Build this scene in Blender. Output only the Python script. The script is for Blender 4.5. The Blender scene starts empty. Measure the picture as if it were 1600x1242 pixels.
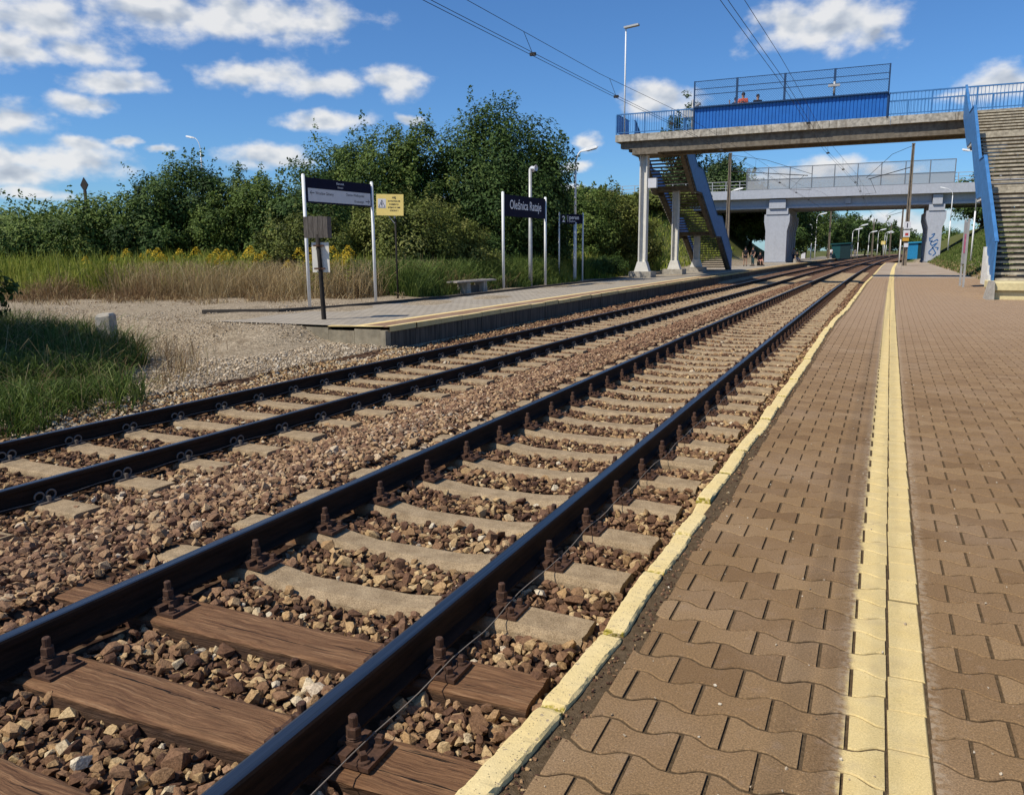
import bpy, bmesh, math, random
import numpy as np
from mathutils import Vector, Matrix, Quaternion
R = math.radians
rng = np.random.default_rng(7)
random.seed(7)
scene = bpy.context.scene
col = scene.collection

# ---------------------------------------------------------------- camera, sun, sky
# z = 0 is the paved top of the near platform, +Y runs along the tracks, the camera stands at the origin 1.38 m up
YAW, PITCH, ROLL, FPX = 0.42365517, -0.17924614, -0.00730754, 1245.82
fw = Vector((-math.sin(YAW)*math.cos(PITCH), math.cos(YAW)*math.cos(PITCH), math.sin(PITCH)))
rt = Vector((math.cos(YAW), math.sin(YAW), 0)); up = rt.cross(fw)
r2 = rt*math.cos(ROLL) + up*math.sin(ROLL); u2 = up*math.cos(ROLL) - rt*math.sin(ROLL)
cam = bpy.data.cameras.new('camera'); camo = bpy.data.objects.new('camera', cam); col.objects.link(camo)
m = Matrix((r2, u2, -fw)).transposed().to_4x4(); m.translation = (0, 0, 1.38); camo.matrix_world = m
cam.sensor_width = 36; cam.lens = 36*FPX/1600; cam.clip_start = .05; cam.clip_end = 8000
scene.camera = camo

SUNDIR = Vector((-.50, -.62, 1.0)).normalized()
sl = bpy.data.lights.new('sun', 'SUN'); sl.energy = 5.0; sl.angle = R(.7); sl.color = (1, .925, .80)
so = bpy.data.objects.new('sun', sl); col.objects.link(so); so.location = (-20, -20, 40)
so.rotation_euler = SUNDIR.to_track_quat('Z', 'Y').to_euler()

scene.view_settings.view_transform = 'Standard'; scene.view_settings.look = 'None'
scene.view_settings.exposure = 0; scene.view_settings.gamma = 1
scene.cycles.max_bounces = 5; scene.cycles.diffuse_bounces = 2; scene.cycles.glossy_bounces = 2
scene.cycles.transparent_max_bounces = 6; scene.cycles.use_denoising = True

class NT:
    """small helper for node trees"""
    def __init__(s, tree): s.t = tree; s.n = tree.nodes; s.l = tree.links
    def add(s, typ, **kw):
        n = s.n.new(typ)
        for k, v in kw.items(): setattr(n, k, v)
        return n
    def put(s, sock, v):
        if v is None: return
        if isinstance(v, bpy.types.NodeSocket): s.l.new(v, sock)
        elif isinstance(v, (tuple, list)) and sock.type == 'RGBA' and len(v) == 3: sock.default_value = (*v, 1)
        else: sock.default_value = v
    def math(s, op, a, b=None, c=None, clamp=False):
        n = s.add('ShaderNodeMath', operation=op, use_clamp=clamp); s.put(n.inputs[0], a)
        if b is not None: s.put(n.inputs[1], b)
        if c is not None: s.put(n.inputs[2], c)
        return n.outputs[0]
    def vm(s, op, a, b=None):
        n = s.add('ShaderNodeVectorMath', operation=op); s.put(n.inputs[0], a)
        if b is not None: s.put(n.inputs[1], b)
        return n.outputs['Value'] if op in ('LENGTH', 'DOT_PRODUCT') else n.outputs[0]
    def noise(s, vec, scale, detail=4, rough=.55, dist=0):
        n = s.add('ShaderNodeTexNoise'); s.put(n.inputs['Vector'], vec); n.inputs['Scale'].default_value = scale
        n.inputs['Detail'].default_value = detail; n.inputs['Roughness'].default_value = rough; n.inputs['Distortion'].default_value = dist
        return n.outputs['Fac']
    def voro(s, vec, scale, feature='F1', out='Distance'):
        n = s.add('ShaderNodeTexVoronoi', feature=feature); s.put(n.inputs['Vector'], vec); n.inputs['Scale'].default_value = scale
        return n.outputs[out]
    def ramp(s, fac, stops, interp='LINEAR'):
        n = s.add('ShaderNodeValToRGB'); s.put(n.inputs[0], fac); e = n.color_ramp; e.interpolation = interp
        while len(e.elements) < len(stops): e.elements.new(.5)
        for el, (p, c) in zip(e.elements, stops):
            el.position = p; el.color = (*c, 1) if len(c) == 3 else c
        return n.outputs[0]
    def mix(s, fac, a, b, blend='MIX'):
        n = s.add('ShaderNodeMix', data_type='RGBA', blend_type=blend)
        s.put(n.inputs[0], fac); s.put(n.inputs[6], a); s.put(n.inputs[7], b); return n.outputs[2]
    def step(s, x, lo, hi):
        n = s.add('ShaderNodeMapRange', interpolation_type='SMOOTHSTEP'); s.put(n.inputs[0], x)
        n.inputs[1].default_value = lo; n.inputs[2].default_value = hi; return n.outputs[0]
    def scale(s, vec, v): return s.vm('MULTIPLY', vec, v)
    def pos(s): return s.add('ShaderNodeNewGeometry').outputs['Position']
    def attr(s, name): return s.add('ShaderNodeAttribute', attribute_name=name).outputs['Fac']
    def sep(s, v):
        n = s.add('ShaderNodeSeparateXYZ'); s.put(n.inputs[0], v); return n.outputs
    def comb(s, x, y, z=0.):
        n = s.add('ShaderNodeCombineXYZ'); s.put(n.inputs[0], x); s.put(n.inputs[1], y); s.put(n.inputs[2], z); return n.outputs[0]
    def bump(s, h, strength=.5, dist=.01):
        n = s.add('ShaderNodeBump'); s.put(n.inputs['Height'], h); n.inputs['Strength'].default_value = strength
        n.inputs['Distance'].default_value = dist; return n.outputs[0]

def material(name, fn):
    mt = bpy.data.materials.new(name); mt.use_nodes = True; t = NT(mt.node_tree)
    bs = t.n['Principled BSDF']; r = fn(t)
    t.put(bs.inputs['Base Color'], r.get('c')); t.put(bs.inputs['Roughness'], r.get('r', .85))
    t.put(bs.inputs['Metallic'], r.get('m', 0.)); t.put(bs.inputs['Specular IOR Level'], r.get('s', .3))
    if 'n' in r: t.put(bs.inputs['Normal'], r['n'])
    if 'tr' in r:   # leaves let some light through
        tl = t.add('ShaderNodeBsdfTranslucent'); t.put(tl.inputs[0], r['c']); mx = t.add('ShaderNodeMixShader')
        mx.inputs[0].default_value = r['tr']; t.l.new(bs.outputs[0], mx.inputs[1]); t.l.new(tl.outputs[0], mx.inputs[2])
        t.l.new(mx.outputs[0], t.n['Material Output'].inputs[0])
    if 'a' in r: t.put(bs.inputs['Alpha'], r['a'])
    return mt

# sky: Nishita plus cumulus clouds given by their directions (azimuth, elevation, half widths)
CL = [(-0.812,0.253,0.086,0.027),(-0.712,0.258,0.114,0.028),(-0.642,0.256,0.052,0.02),(-0.928,0.235,0.065,0.029),(-0.954,0.206,0.034,0.021),(-0.89,0.21,0.049,0.018),(-0.865,0.181,0.051,0.011),(-0.898,0.159,0.036,0.012),(-0.709,0.197,0.066,0.018),(-0.631,0.192,0.033,0.015),(-0.559,0.197,0.033,0.02),(-0.644,0.152,0.053,0.013),(-0.543,0.156,0.02,0.007),(-0.958,0.139,0.037,0.017),(-0.902,0.117,0.033,0.009),(-0.93,0.1,0.08,0.019),(-0.966,0.085,0.05,0.019),(-0.858,0.122,0.014,0.008),(-0.704,0.111,0.058,0.016),(-0.951,0.065,0.045,0.009),(-0.061,0.242,0.069,0.031),(-0.111,0.242,0.044,0.025),(-0.018,0.228,0.033,0.022),(-0.244,0.177,0.045,0.019),(-0.262,0.163,0.031,0.014),(-0.329,0.129,0.021,0.009),(0.106,0.166,0.046,0.019),(0.069,0.158,0.023,0.009),(-0.055,0.092,0.04,0.012),(-0.103,0.085,0.041,0.01),(0.001,0.085,0.032,0.01),(-0.352,0.101,0.025,0.008),(-0.823,0.114,0.018,0.006),(0.005,0.029,0.085,0.015),(-0.36,0.072,0.046,0.009),
      (-1.15,.2,.12,.04),(-1.3,.12,.14,.03),(.35,.2,.12,.035),(.5,.1,.15,.02),(1.2,.25,.2,.05),(2.2,.2,.25,.05),(-2.2,.22,.25,.05)]
w = bpy.data.worlds.new('World'); scene.world = w; w.use_nodes = True
t = NT(w.node_tree); bg = t.n['Background']
sky = t.add('ShaderNodeTexSky'); sky.sky_type = 'NISHITA'; sky.sun_disc = False
sky.sun_elevation = math.asin(SUNDIR.z); sky.sun_rotation = math.atan2(SUNDIR.x, SUNDIR.y)
sky.altitude = 300; sky.air_density = 1.0; sky.dust_density = .35; sky.ozone_density = 3.5
d = t.add('ShaderNodeTexCoord').outputs['Generated']; sx, sy, sz = t.sep(d)
az = t.math('ARCTAN2', sx, sy); el = t.math('ARCSINE', sz)
p0 = t.comb(az, el)
n1 = t.noise(t.scale(p0, (1, 1.7, 1)), 20, 4, .55); n2 = t.noise(t.scale(t.vm('ADD', p0, (3.1, 1.7, 0)), (1, 1.7, 1)), 20, 4, .55)
pw = t.vm('ADD', p0, t.comb(t.math('MULTIPLY_ADD', n1, .06, -.03), t.math('MULTIPLY_ADD', n2, .026, -.013)))
acc = None
for (ca, ce, ra, re_) in CL:
    q = t.scale(t.vm('SUBTRACT', pw, (ca, ce, 0)), (1/ra, 1/re_, 0))
    k = t.math('SUBTRACT', 1., t.vm('LENGTH', q))
    acc = k if acc is None else t.math('SMOOTH_MAX', acc, k, .25)
fine = t.noise(t.scale(p0, (1, 1.5, 1)), 26, 7, .54)
sf = t.noise(t.scale(p0, (1, 1.5, 1)), 26, 3, .45)
sf2 = t.noise(t.scale(t.vm('ADD', p0, (-.008, .012, 0)), (1, 1.5, 1)), 26, 3, .45)
dens = t.math('MULTIPLY_ADD', t.math('SUBTRACT', fine, .5), 1.9, t.math('ADD', acc, .12))
cover = t.step(dens, -.14, .85)
emb = t.math('SUBTRACT', sf, sf2)
sh = t.math('MULTIPLY_ADD', emb, 2.6, t.math('MULTIPLY_ADD', t.step(dens, .25, 1.25), -.30, .80))
sh = t.math('ADD', sh, t.math('MULTIPLY_ADD', n2, .25, -.12))
ccol = t.ramp(sh, [(0., (5.0, 5.6, 6.6)), (.45, (7.4, 7.9, 8.6)), (.85, (10.3, 10.3, 10.3))])
skyc = t.mix(1., sky.outputs[0], (.70, 1.10, 1.52), 'MULTIPLY')
t.put(bg.inputs[0], t.mix(t.math('MULTIPLY', cover, .93), skyc, ccol)); bg.inputs[1].default_value = .082

# ---------------------------------------------------------------- mesh and object helpers
class MB:
    """collects boxes, tubes, prisms ... and links them as ONE mesh object"""
    def __init__(s): s.v = []; s.f = []; s.m = []; s.mats = []; s.cur = 0; s.sm = []
    def mat(s, mt):
        if mt not in s.mats: s.mats.append(mt)
        s.cur = s.mats.index(mt); return s
    def raw(s, vs, fs, M=None, smooth=False):
        o = len(s.v)
        s.v += [tuple(M @ Vector(v)) for v in vs] if M is not None else [tuple(v) for v in vs]
        for f in fs: s.f.append(tuple(i+o for i in f)); s.m.append(s.cur); s.sm.append(smooth)
        return s
    def box(s, a, b, M=None):
        (x0, y0, z0), (x1, y1, z1) = a, b
        return s.raw([(x0,y0,z0),(x1,y0,z0),(x1,y1,z0),(x0,y1,z0),(x0,y0,z1),(x1,y0,z1),(x1,y1,z1),(x0,y1,z1)],
                     [(0,3,2,1),(4,5,6,7),(0,1,5,4),(1,2,6,5),(2,3,7,6),(3,0,4,7)], M)
    def bar(s, p, q, w, h, upv=(0, 0, 1)):
        """rectangular bar from p to q, w wide, h high"""
        p, q = Vector(p), Vector(q); d = (q-p).normalized(); sd = d.cross(Vector(upv))
        if sd.length < 1e-4: sd = d.cross(Vector((0, 1, 0)))
        sd.normalize(); u = sd.cross(d); vs = []
        for c in (p, q):
            for i, j in ((-1, -1), (1, -1), (1, 1), (-1, 1)): vs.append(c + sd*(w/2*i) + u*(h/2*j))
        return s.raw(vs, [(0,1,2,3),(7,6,5,4),(0,4,5,1),(1,5,6,2),(2,6,7,3),(3,7,4,0)])
    def tube(s, path, rad, n=8, cap=True):
        path = [Vector(p) for p in path]; k = len(path); rad = rad if isinstance(rad, (list, tuple)) else [rad]*k
        vs, fs = [], []; a = None
        for i in range(k):
            d = (path[min(i+1, k-1)] - path[max(i-1, 0)]).normalized()
            if a is None: a = d.orthogonal().normalized()
            a = (a - d*a.dot(d)).normalized(); b = d.cross(a)
            vs += [path[i] + (a*math.cos(2*math.pi*j/n) + b*math.sin(2*math.pi*j/n))*rad[i] for j in range(n)]
        for i in range(k-1):
            for j in range(n):
                j2 = (j+1) % n; fs.append((i*n+j, i*n+j2, (i+1)*n+j2, (i+1)*n+j))
        if cap: fs.append(tuple(range(n))[::-1]); fs.append(tuple((k-1)*n+j for j in range(n)))
        return s.raw(vs, fs, None, n > 5)
    def prism(s, poly, axis, a, b, M=None):
        """polygon (two coordinates) pushed along axis 'x','y','z' from a to b"""
        def P(c, d): return {'x': (d, c[0], c[1]), 'y': (c[0], d, c[1]), 'z': (c[0], c[1], d)}[axis]
        n = len(poly); vs = [P(c, a) for c in poly] + [P(c, b) for c in poly]
        return s.raw(vs, [tuple(range(n))[::-1], tuple(range(n, 2*n))] + [(i, (i+1) % n, n+(i+1) % n, n+i) for i in range(n)], M)
    def lathe(s, prof, n=10, M=None):
        vs = [(r*math.cos(2*math.pi*j/n), r*math.sin(2*math.pi*j/n), z) for r, z in prof for j in range(n)]; k = len(prof)
        fs = [(i*n+j, i*n+(j+1) % n, (i+1)*n+(j+1) % n, (i+1)*n+j) for i in range(k-1) for j in range(n)]
        fs += [tuple(range(n))[::-1], tuple((k-1)*n+j for j in range(n))]
        return s.raw(vs, fs, M)
    def text(s, body, size, M, depth=.004, align='LEFT', bold=0.):
        c = bpy.data.curves.new('t', 'FONT'); c.body = body; c.size = size; c.align_x = align; c.extrude = depth; c.offset = bold
        c.resolution_u = 3; o = bpy.data.objects.new('t', c); col.objects.link(o)
        me = bpy.data.meshes.new_from_object(o.evaluated_get(bpy.context.evaluated_depsgraph_get()))
        s.raw([v.co[:] for v in me.vertices], [tuple(p.vertices) for p in me.polygons], M)
        bpy.data.objects.remove(o); bpy.data.curves.remove(c); bpy.data.meshes.remove(me); return s
    def mesh(s, name):
        me = bpy.data.meshes.new(name); me.from_pydata(s.v, [], s.f)
        for mt in s.mats: me.materials.append(mt)
        me.polygons.foreach_set('material_index', s.m); me.polygons.foreach_set('use_smooth', s.sm); me.update(); return me
    def build(s, name, parent=None, loc=(0, 0, 0), bevel=0):
        return link(name, s.mesh(name), parent, loc, bevel)

def link(name, me, parent=None, loc=(0, 0, 0), bevel=0):
    o = bpy.data.objects.new(name, me); col.objects.link(o); o.parent = parent; o.location = loc
    if bevel:
        b = o.modifiers.new('bevel', 'BEVEL'); b.width = bevel; b.segments = 2; b.limit_method = 'ANGLE'; b.angle_limit = R(40)
    return o
def tag(o, label=None, cat=None, group=None, kind=None):
    for k, v in (('label', label), ('category', cat), ('group', group), ('kind', kind)):
        if v: o[k] = v
    return o
def thing(name, label, cat, loc=(0, 0, 0), rz=0, group=None):
    o = bpy.data.objects.new(name, None); col.objects.link(o); o.location = loc; o.rotation_euler = (0, 0, rz)
    o.empty_display_size = .2
    return tag(o, label, cat, group)
def np_mesh(name, V, F, mt, attrs=None, smooth=False):
    """V (n,3) floats, F (k,s) ints, attrs {name: per-vertex floats}"""
    me = bpy.data.meshes.new(name); V = np.asarray(V, np.float32); F = np.asarray(F, np.int32); k, sd = F.shape
    me.vertices.add(len(V)); me.vertices.foreach_set('co', V.ravel())
    me.loops.add(k*sd); me.loops.foreach_set('vertex_index', F.ravel())
    me.polygons.add(k); me.polygons.foreach_set('loop_start', np.arange(0, k*sd, sd, dtype=np.int32))
    me.update(calc_edges=True); me.validate()
    if mt: me.materials.append(mt)
    for nm, a in (attrs or {}).items():
        at = me.attributes.new(nm, 'FLOAT', 'POINT'); at.data.foreach_set('value', np.asarray(a, np.float32))
    me.polygons.foreach_set('use_smooth', np.full(len(me.polygons), bool(smooth)))
    return me
ORD = ['', 'first', 'second', 'third', 'fourth', 'fifth', 'sixth', 'seventh', 'eighth', 'ninth', 'tenth', 'eleventh', 'twelfth', 'thirteenth', 'fourteenth', 'fifteenth']

# lines of the tracks and edges: all bend gently to the right in the distance
KX = 1.5e-4
def lin(pts):
    xs = [p[0] for p in pts]; ys = [p[1] for p in pts]
    return lambda y: np.interp(y, xs, ys)
def near_c(y): return -2.395 + KX*np.asarray(y, float)**2 + .004*np.minimum(y, 0)          # near track centre
_far = lin([(-10, -6.50), (3, -6.45), (8, -6.36), (15, -6.18), (20, -6.05), (30, -5.9), (45, -5.62), (60, -5.45)])
def far_c(y):
    y = np.asarray(y, float); return np.where(y < 60, _far(np.minimum(y, 60)), -5.45 + KX*(y**2-3600))
_edge = lin([(-5, -1.0), (0, -.97), (1.65, -.905), (2.1, -.855), (2.7, -.815), (3.4, -.835), (4.5, -.80), (5.1, -.82), (9, -.775), (14, -.765), (17.5, -.72), (20.5, -.62), (28, -.5), (37, -.385), (53, -.03), (80, .5), (130, 1.9), (400, 22)])
def edge_c(y): return _edge(y)                                                               # track side of the kerb
def yel_g(y):
    y = np.asarray(y, float); return np.where(y < 60, .013*(y-2) + 7e-5*(y-2)**2, .989+.0211*(y-60)+KX*(y-60)**2)
def wall_c(y):
    y = np.asarray(y, float); return -8.40 + np.where(y < 20, 0, KX*.6*(y**2-400))
RAIL1, RAIL2 = -.145, -.29                                                                   # rail tops
# ---------------------------------------------------------------- materials
def flat(name, c, r=.7, m=0., var=.12, sc=6., bump=0., s=.3):
    def fn(t):
        p = t.pos(); n = t.noise(p, sc, 5, .6); cc = t.mix(t.step(n, .3, .7), tuple(x*(1-var) for x in c), tuple(min(1, x*(1+var)) for x in c))
        o = dict(c=cc, r=r, m=m, s=s)
        if bump: o['n'] = t.bump(t.noise(p, sc*6, 4), bump, .01)
        return o
    return material(name, fn)

def m_paver(t):
    p = t.pos(); tone = t.attr('tone'); u = t.attr('u')
    grain = t.noise(p, 170, 5, .8); big = t.noise(p, 1.3, 4); mid = t.noise(p, 14, 4)
    base = t.ramp(tone, [(0, (.170, .100, .046)), (.5, (.222, .136, .064)), (1, (.270, .172, .084))])
    sp = t.sep(p)[1]
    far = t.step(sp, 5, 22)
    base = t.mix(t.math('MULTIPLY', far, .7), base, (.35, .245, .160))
    base = t.mix(t.step(big, .42, .75), base, t.mix(.38, base, (.33, .235, .15)))
    base = t.mix(t.step(mid, .56, .8), base, t.mix(.4, base, (.30, .21, .14)))
    base = t.mix(1., base, t.ramp(grain, [(.30, (.40, .38, .36)), (.5, (1, 1, 1)), (.70, (1.75, 1.72, 1.65))]), 'MULTIPLY')
    speck = t.step(t.noise(p, 150, 1), .73, .76)
    base = t.mix(t.math('MULTIPLY', speck, .5), base, (.55, .45, .32))
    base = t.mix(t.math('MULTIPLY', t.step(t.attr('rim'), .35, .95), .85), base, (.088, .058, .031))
    # painted line: a band in the lattice coordinate with ragged, dusty edges
    rag = t.math('MULTIPLY_ADD', t.noise(p, 30, 4, .7), .05, t.math('MULTIPLY_ADD', t.noise(p, 6, 2), .03, -.04))
    lo = t.step(t.math('ADD', u, rag), -.012, .016); hi = t.math('SUBTRACT', 1., t.step(t.math('ADD', u, t.math('MULTIPLY', rag, .25)), .222, .227))
    band = t.math('MULTIPLY', lo, hi)
    dust = t.math('MULTIPLY', t.math('MULTIPLY', t.step(u, -.05, .0), t.math('SUBTRACT', 1., t.step(u, .235, .285))), t.step(t.noise(p, 40, 4), .40, .62))
    base = t.mix(t.math('MULTIPLY', dust, .5), base, (.45, .36, .25))
    wear = t.step(t.noise(p, 45, 5, .75), .60, .72)
    yel = t.mix(t.noise(p, 8, 4), (.62, .45, .17), (.74, .59, .30)); yel = t.mix(t.step(t.noise(p, 260, 2), .3, .6), t.mix(.25, yel, (.5, .36, .13)), yel)
    yel = t.mix(1., yel, t.ramp(grain, [(.3, (.70, .68, .62)), (.5, (1, 1, 1)), (.7, (1.22, 1.22, 1.2))]), 'MULTIPLY'); yel = t.mix(t.math('MULTIPLY', t.step(t.noise(p, 5, 5, .7), .50, .68), .45), yel, (.47, .36, .19))
    cc = t.mix(t.math('MULTIPLY', band, t.math('MULTIPLY_ADD', wear, -.35, .97)), base, yel)
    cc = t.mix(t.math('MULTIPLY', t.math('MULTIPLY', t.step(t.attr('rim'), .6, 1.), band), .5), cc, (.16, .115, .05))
    return dict(c=cc, r=.9, s=.2, n=t.bump(t.noise(p, 330, 4, .7), .55, .0035))
M_PAVER = material('concrete_paver', m_paver)
def m_joint(t):
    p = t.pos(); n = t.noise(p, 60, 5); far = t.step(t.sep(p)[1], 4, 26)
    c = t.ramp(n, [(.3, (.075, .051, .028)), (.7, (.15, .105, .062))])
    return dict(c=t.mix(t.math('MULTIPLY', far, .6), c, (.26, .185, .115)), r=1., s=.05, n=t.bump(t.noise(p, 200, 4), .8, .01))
M_JOINT = material('sandy_joint', m_joint)
def m_plat(t):   # far part of the paved platforms, small bricks
    p = t.pos(); br = t.add('ShaderNodeTexBrick'); t.put(br.inputs['Vector'], t.scale(p, (1, 1, 1))); br.inputs['Scale'].default_value = 1
    for k, v in (('Brick Width', .215), ('Row Height', .15), ('Mortar Size', .012)): br.inputs[k].default_value = v
    t.put(br.inputs['Color1'], (.32, .24, .175)); t.put(br.inputs['Color2'], (.38, .29, .21)); t.put(br.inputs['Mortar'], (.22, .17, .12))
    c = t.mix(t.step(t.noise(p, .8, 5), .35, .7), br.outputs[0], (.40, .33, .25)); return dict(c=c, r=.95, s=.15)
M_PLAT = material('worn_paving', m_plat)
def m_plat2(t):
    p = t.pos(); br = t.add('ShaderNodeTexBrick'); t.put(br.inputs['Vector'], p); br.inputs['Scale'].default_value = 1
    for k, v in (('Brick Width', .2), ('Row Height', .2), ('Mortar Size', .012)): br.inputs[k].default_value = v
    t.put(br.inputs['Color1'], (.30, .265, .215)); t.put(br.inputs['Color2'], (.36, .315, .25)); t.put(br.inputs['Mortar'], (.19, .16, .12))
    u = t.attr('u'); n = t.math('MULTIPLY_ADD', t.noise(p, 12, 4), .1, -.05); uu = t.math('ADD', u, n)
    red = t.mix(t.noise(p, 4, 3), (.21, .125, .075), (.27, .17, .11))
    c = t.mix(t.step(uu, .68, .70), red, br.outputs[0])
    yl = t.math('MULTIPLY', t.step(uu, .66, .69), t.math('SUBTRACT', 1., t.step(uu, .83, .87)))
    yl = t.math('MULTIPLY', yl, t.math('MULTIPLY_ADD', t.step(t.noise(p, 9, 4), .6, .75), -.6, 1.))
    c = t.mix(yl, c, (.74, .56, .25)); c = t.mix(t.step(t.noise(p, .9, 5), .45, .75), c, t.mix(.5, c, (.42, .36, .27)))
    return dict(c=c, r=.95, s=.15)
M_PLAT2 = material('grey_paving', m_plat2)
def m_kerb(t):
    p = t.pos(); n = t.noise(p, 22, 5, .65); paint = t.mix(t.noise(p, 5, 3), (.64, .47, .18), (.74, .60, .32))
    chip = t.step(t.noise(p, 30, 7, .75), .60, .645); pit = t.step(t.voro(p, 75), .12, .2)
    moss = t.math('MULTIPLY', t.step(t.attr('end'), .55, .95), t.step(t.noise(p, 60, 4), .42, .55))
    c = t.mix(chip, paint, (.34, .265, .175)); c = t.mix(t.math('SUBTRACT', 1., pit), c, (.26, .20, .11))
    c = t.mix(moss, c, t.mix(t.noise(p, 90, 3), (.12, .10, .02), (.50, .40, .05)))
    return dict(c=c, r=.9, s=.2, n=t.bump(t.math('ADD', t.noise(p, 90, 5, .7), t.math('MULTIPLY', pit, .3)), .6, .006))
M_KERB = material('yellow_painted_concrete', m_kerb)
def m_wall(t):
    p = t.pos(); x, y, z = t.sep(p)
    seam = t.step(t.math('PINGPONG', t.math('ADD', y, .3), .5), .0, .02)
    streak = t.noise(t.scale(p, (1, 6, .6)), 2, 5)
    c = t.ramp(streak, [(.3, (.05, .042, .033)), (.7, (.15, .125, .095))]); return dict(c=t.mix(seam, (.02, .017, .014), c), r=.95, n=t.bump(streak, .4, .02))
M_WALL = material('grimy_concrete', m_wall)
def m_conc(base, var, streaks=.5):
    def fn(t):
        p = t.pos(); n = t.noise(p, 5, 6, .65); st = t.noise(t.scale(p, (4, 4, .35)), 1.2, 4)
        c = t.mix(t.step(n, .3, .7), tuple(b*(1-var) for b in base), tuple(b*(1+var) for b in base))
        c = t.mix(t.math('MULTIPLY', t.step(st, .52, .75), streaks), c, (.10, .075, .05))
        return dict(c=c, r=.92, s=.2, n=t.bump(t.noise(p, 60, 4), .3, .01))
    return fn
M_CONC = material('weathered_concrete', m_conc((.36, .33, .28), .25))
M_BEAM = material('stained_beam_concrete', m_conc((.175, .148, .112), .3, .7))
M_DECK = material('stained_deck_edge', m_conc((.40, .365, .30), .4, .8))
M_GREYC = material('painted_grey_concrete', m_conc((.42, .44, .48), .07, .12))
M_GREYD = material('bare_grey_concrete', m_conc((.28, .28, .29), .12, .25))
M_WHITEC = material('pale_painted_concrete', m_conc((.68, .66, .6), .08, .15))
M_YELC = material('pale_yellow_painted_concrete', m_conc((.66, .56, .30), .15, .25))
M_TREAD = material('worn_tread_concrete', m_conc((.40, .355, .27), .3, .6))
def m_sleeper(t):
    p = t.pos(); n = t.noise(p, 9, 6, .7); g = t.noise(p, 160, 3, .7)
    c = t.ramp(n, [(.3, (.225, .165, .10)), (.7, (.39, .30, .19))]); c = t.mix(1., c, t.ramp(g, [(.3, (.55, .53, .5)), (.7, (1.45, 1.42, 1.38))]), 'MULTIPLY')
    x = t.attr('seat'); c = t.mix(t.math('MULTIPLY', t.step(x, .3, .9), .8), c, t.mix(n, (.10, .045, .02), (.26, .12, .05)))
    pit = t.step(t.voro(p, 60), .06, .16); c = t.mix(t.math('SUBTRACT', 1., pit), c, (.10, .075, .05))
    return dict(c=c, r=.95, s=.15, n=t.bump(t.math('ADD', t.noise(p, 60, 5, .7), t.math('MULTIPLY', pit, .4)), .6, .008))
M_SLEEPER = material('dusty_concrete', m_sleeper)
def m_wood(t):
    p = t.pos(); q = t.scale(p, (.7, 18, 18)); wob = t.noise(t.scale(p, (2.2, 3, 3)), 1.3, 3)
    g = t.noise(t.vm('ADD', q, t.comb(0., t.math('MULTIPLY', wob, 1.6), 0.)), 3.2, 7, .68)
    fineg = t.noise(t.scale(p, (6, 150, 150)), 1., 4, .7)
    c = t.ramp(g, [(.22, (.035, .018, .011)), (.40, (.130, .064, .031)), (.58, (.225, .122, .060)), (.8, (.37, .24, .135))])
    c = t.mix(1., c, t.ramp(fineg, [(.3, (.66, .64, .62)), (.7, (1.28, 1.26, 1.24))]), 'MULTIPLY')
    crack = t.step(t.noise(t.scale(p, (.8, 34, 34)), 1.3, 5, .6, .25), .335, .365)
    c = t.mix(t.math('SUBTRACT', 1., crack), c, (.012, .008, .005))
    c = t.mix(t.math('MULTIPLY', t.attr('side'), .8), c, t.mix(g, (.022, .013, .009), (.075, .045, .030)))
    x = t.attr('seat'); c = t.mix(t.math('MULTIPLY', t.step(x, .3, .9), .7), c, (.105, .045, .025))
    return dict(c=c, r=.85, s=.25, n=t.bump(t.math('ADD', t.math('MULTIPLY', crack, .7), t.math('ADD', g, t.math('MULTIPLY', fineg, .4))), .9, .012))
M_WOOD = material('weathered_sleeper_timber', m_wood)
def m_rust(t):
    p = t.pos(); n = t.noise(p, 40, 5, .7)
    return dict(c=t.ramp(n, [(.3, (.046, .025, .017)), (.6, (.105, .054, .033)), (.8, (.19, .092, .05))]), r=.75, m=.25, s=.35, n=t.bump(t.noise(p, 180, 4), .4, .003))
M_RUST = material('rusty_iron', m_rust)
def m_railside(t):
    p = t.pos(); n = t.noise(t.scale(p, (20, 2, 20)), 2, 5, .7)
    return dict(c=t.ramp(n, [(.3, (.012, .008, .006)), (.7, (.040, .022, .014))]), r=.8, m=0., s=.15, n=t.bump(t.noise(p, 120, 4), .3, .003))
M_RSIDE = material('oily_rail_side', m_railside)
def m_railtop(t):
    p = t.pos(); n = t.noise(t.scale(p, (60, .6, 1)), 2, 4)
    return dict(c=t.ramp(n, [(.3, (.17, .15, .135)), (.7, (.30, .27, .245))]), r=.33, m=1.)
M_RTOP = material('polished_rail_head', m_railtop)
def m_stone(t):
    p = t.pos(); tone = t.attr('tone'); reg = t.noise(t.scale(p, (.5, .22, 0)), 1.2, 3)
    x = t.math('MULTIPLY_ADD', t.math('SUBTRACT', reg, .5), .35, tone, clamp=True)
    c = t.ramp(x, [(0, (.072, .038, .025)), (.24, (.135, .072, .042)), (.44, (.225, .130, .072)), (.60, (.36, .230, .112)), (.80, (.50, .365, .195)), (.95, (.58, .50, .37))])
    c = t.mix(t.math('MULTIPLY', t.attr('rust'), .62), c, t.mix(x, (.150, .078, .050), (.44, .285, .19)))
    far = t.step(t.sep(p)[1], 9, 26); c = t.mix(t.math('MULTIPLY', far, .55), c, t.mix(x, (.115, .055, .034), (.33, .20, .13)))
    g = t.noise(p, 110, 4, .7); c = t.mix(1., c, t.ramp(g, [(.3, (.55, .52, .48)), (.7, (1.42, 1.42, 1.38))]), 'MULTIPLY')
    return dict(c=c, r=.92, s=.2, n=t.bump(t.noise(p, 90, 5, .65), .8, .006))
M_STONE = material('crushed_stone', m_stone)
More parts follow.
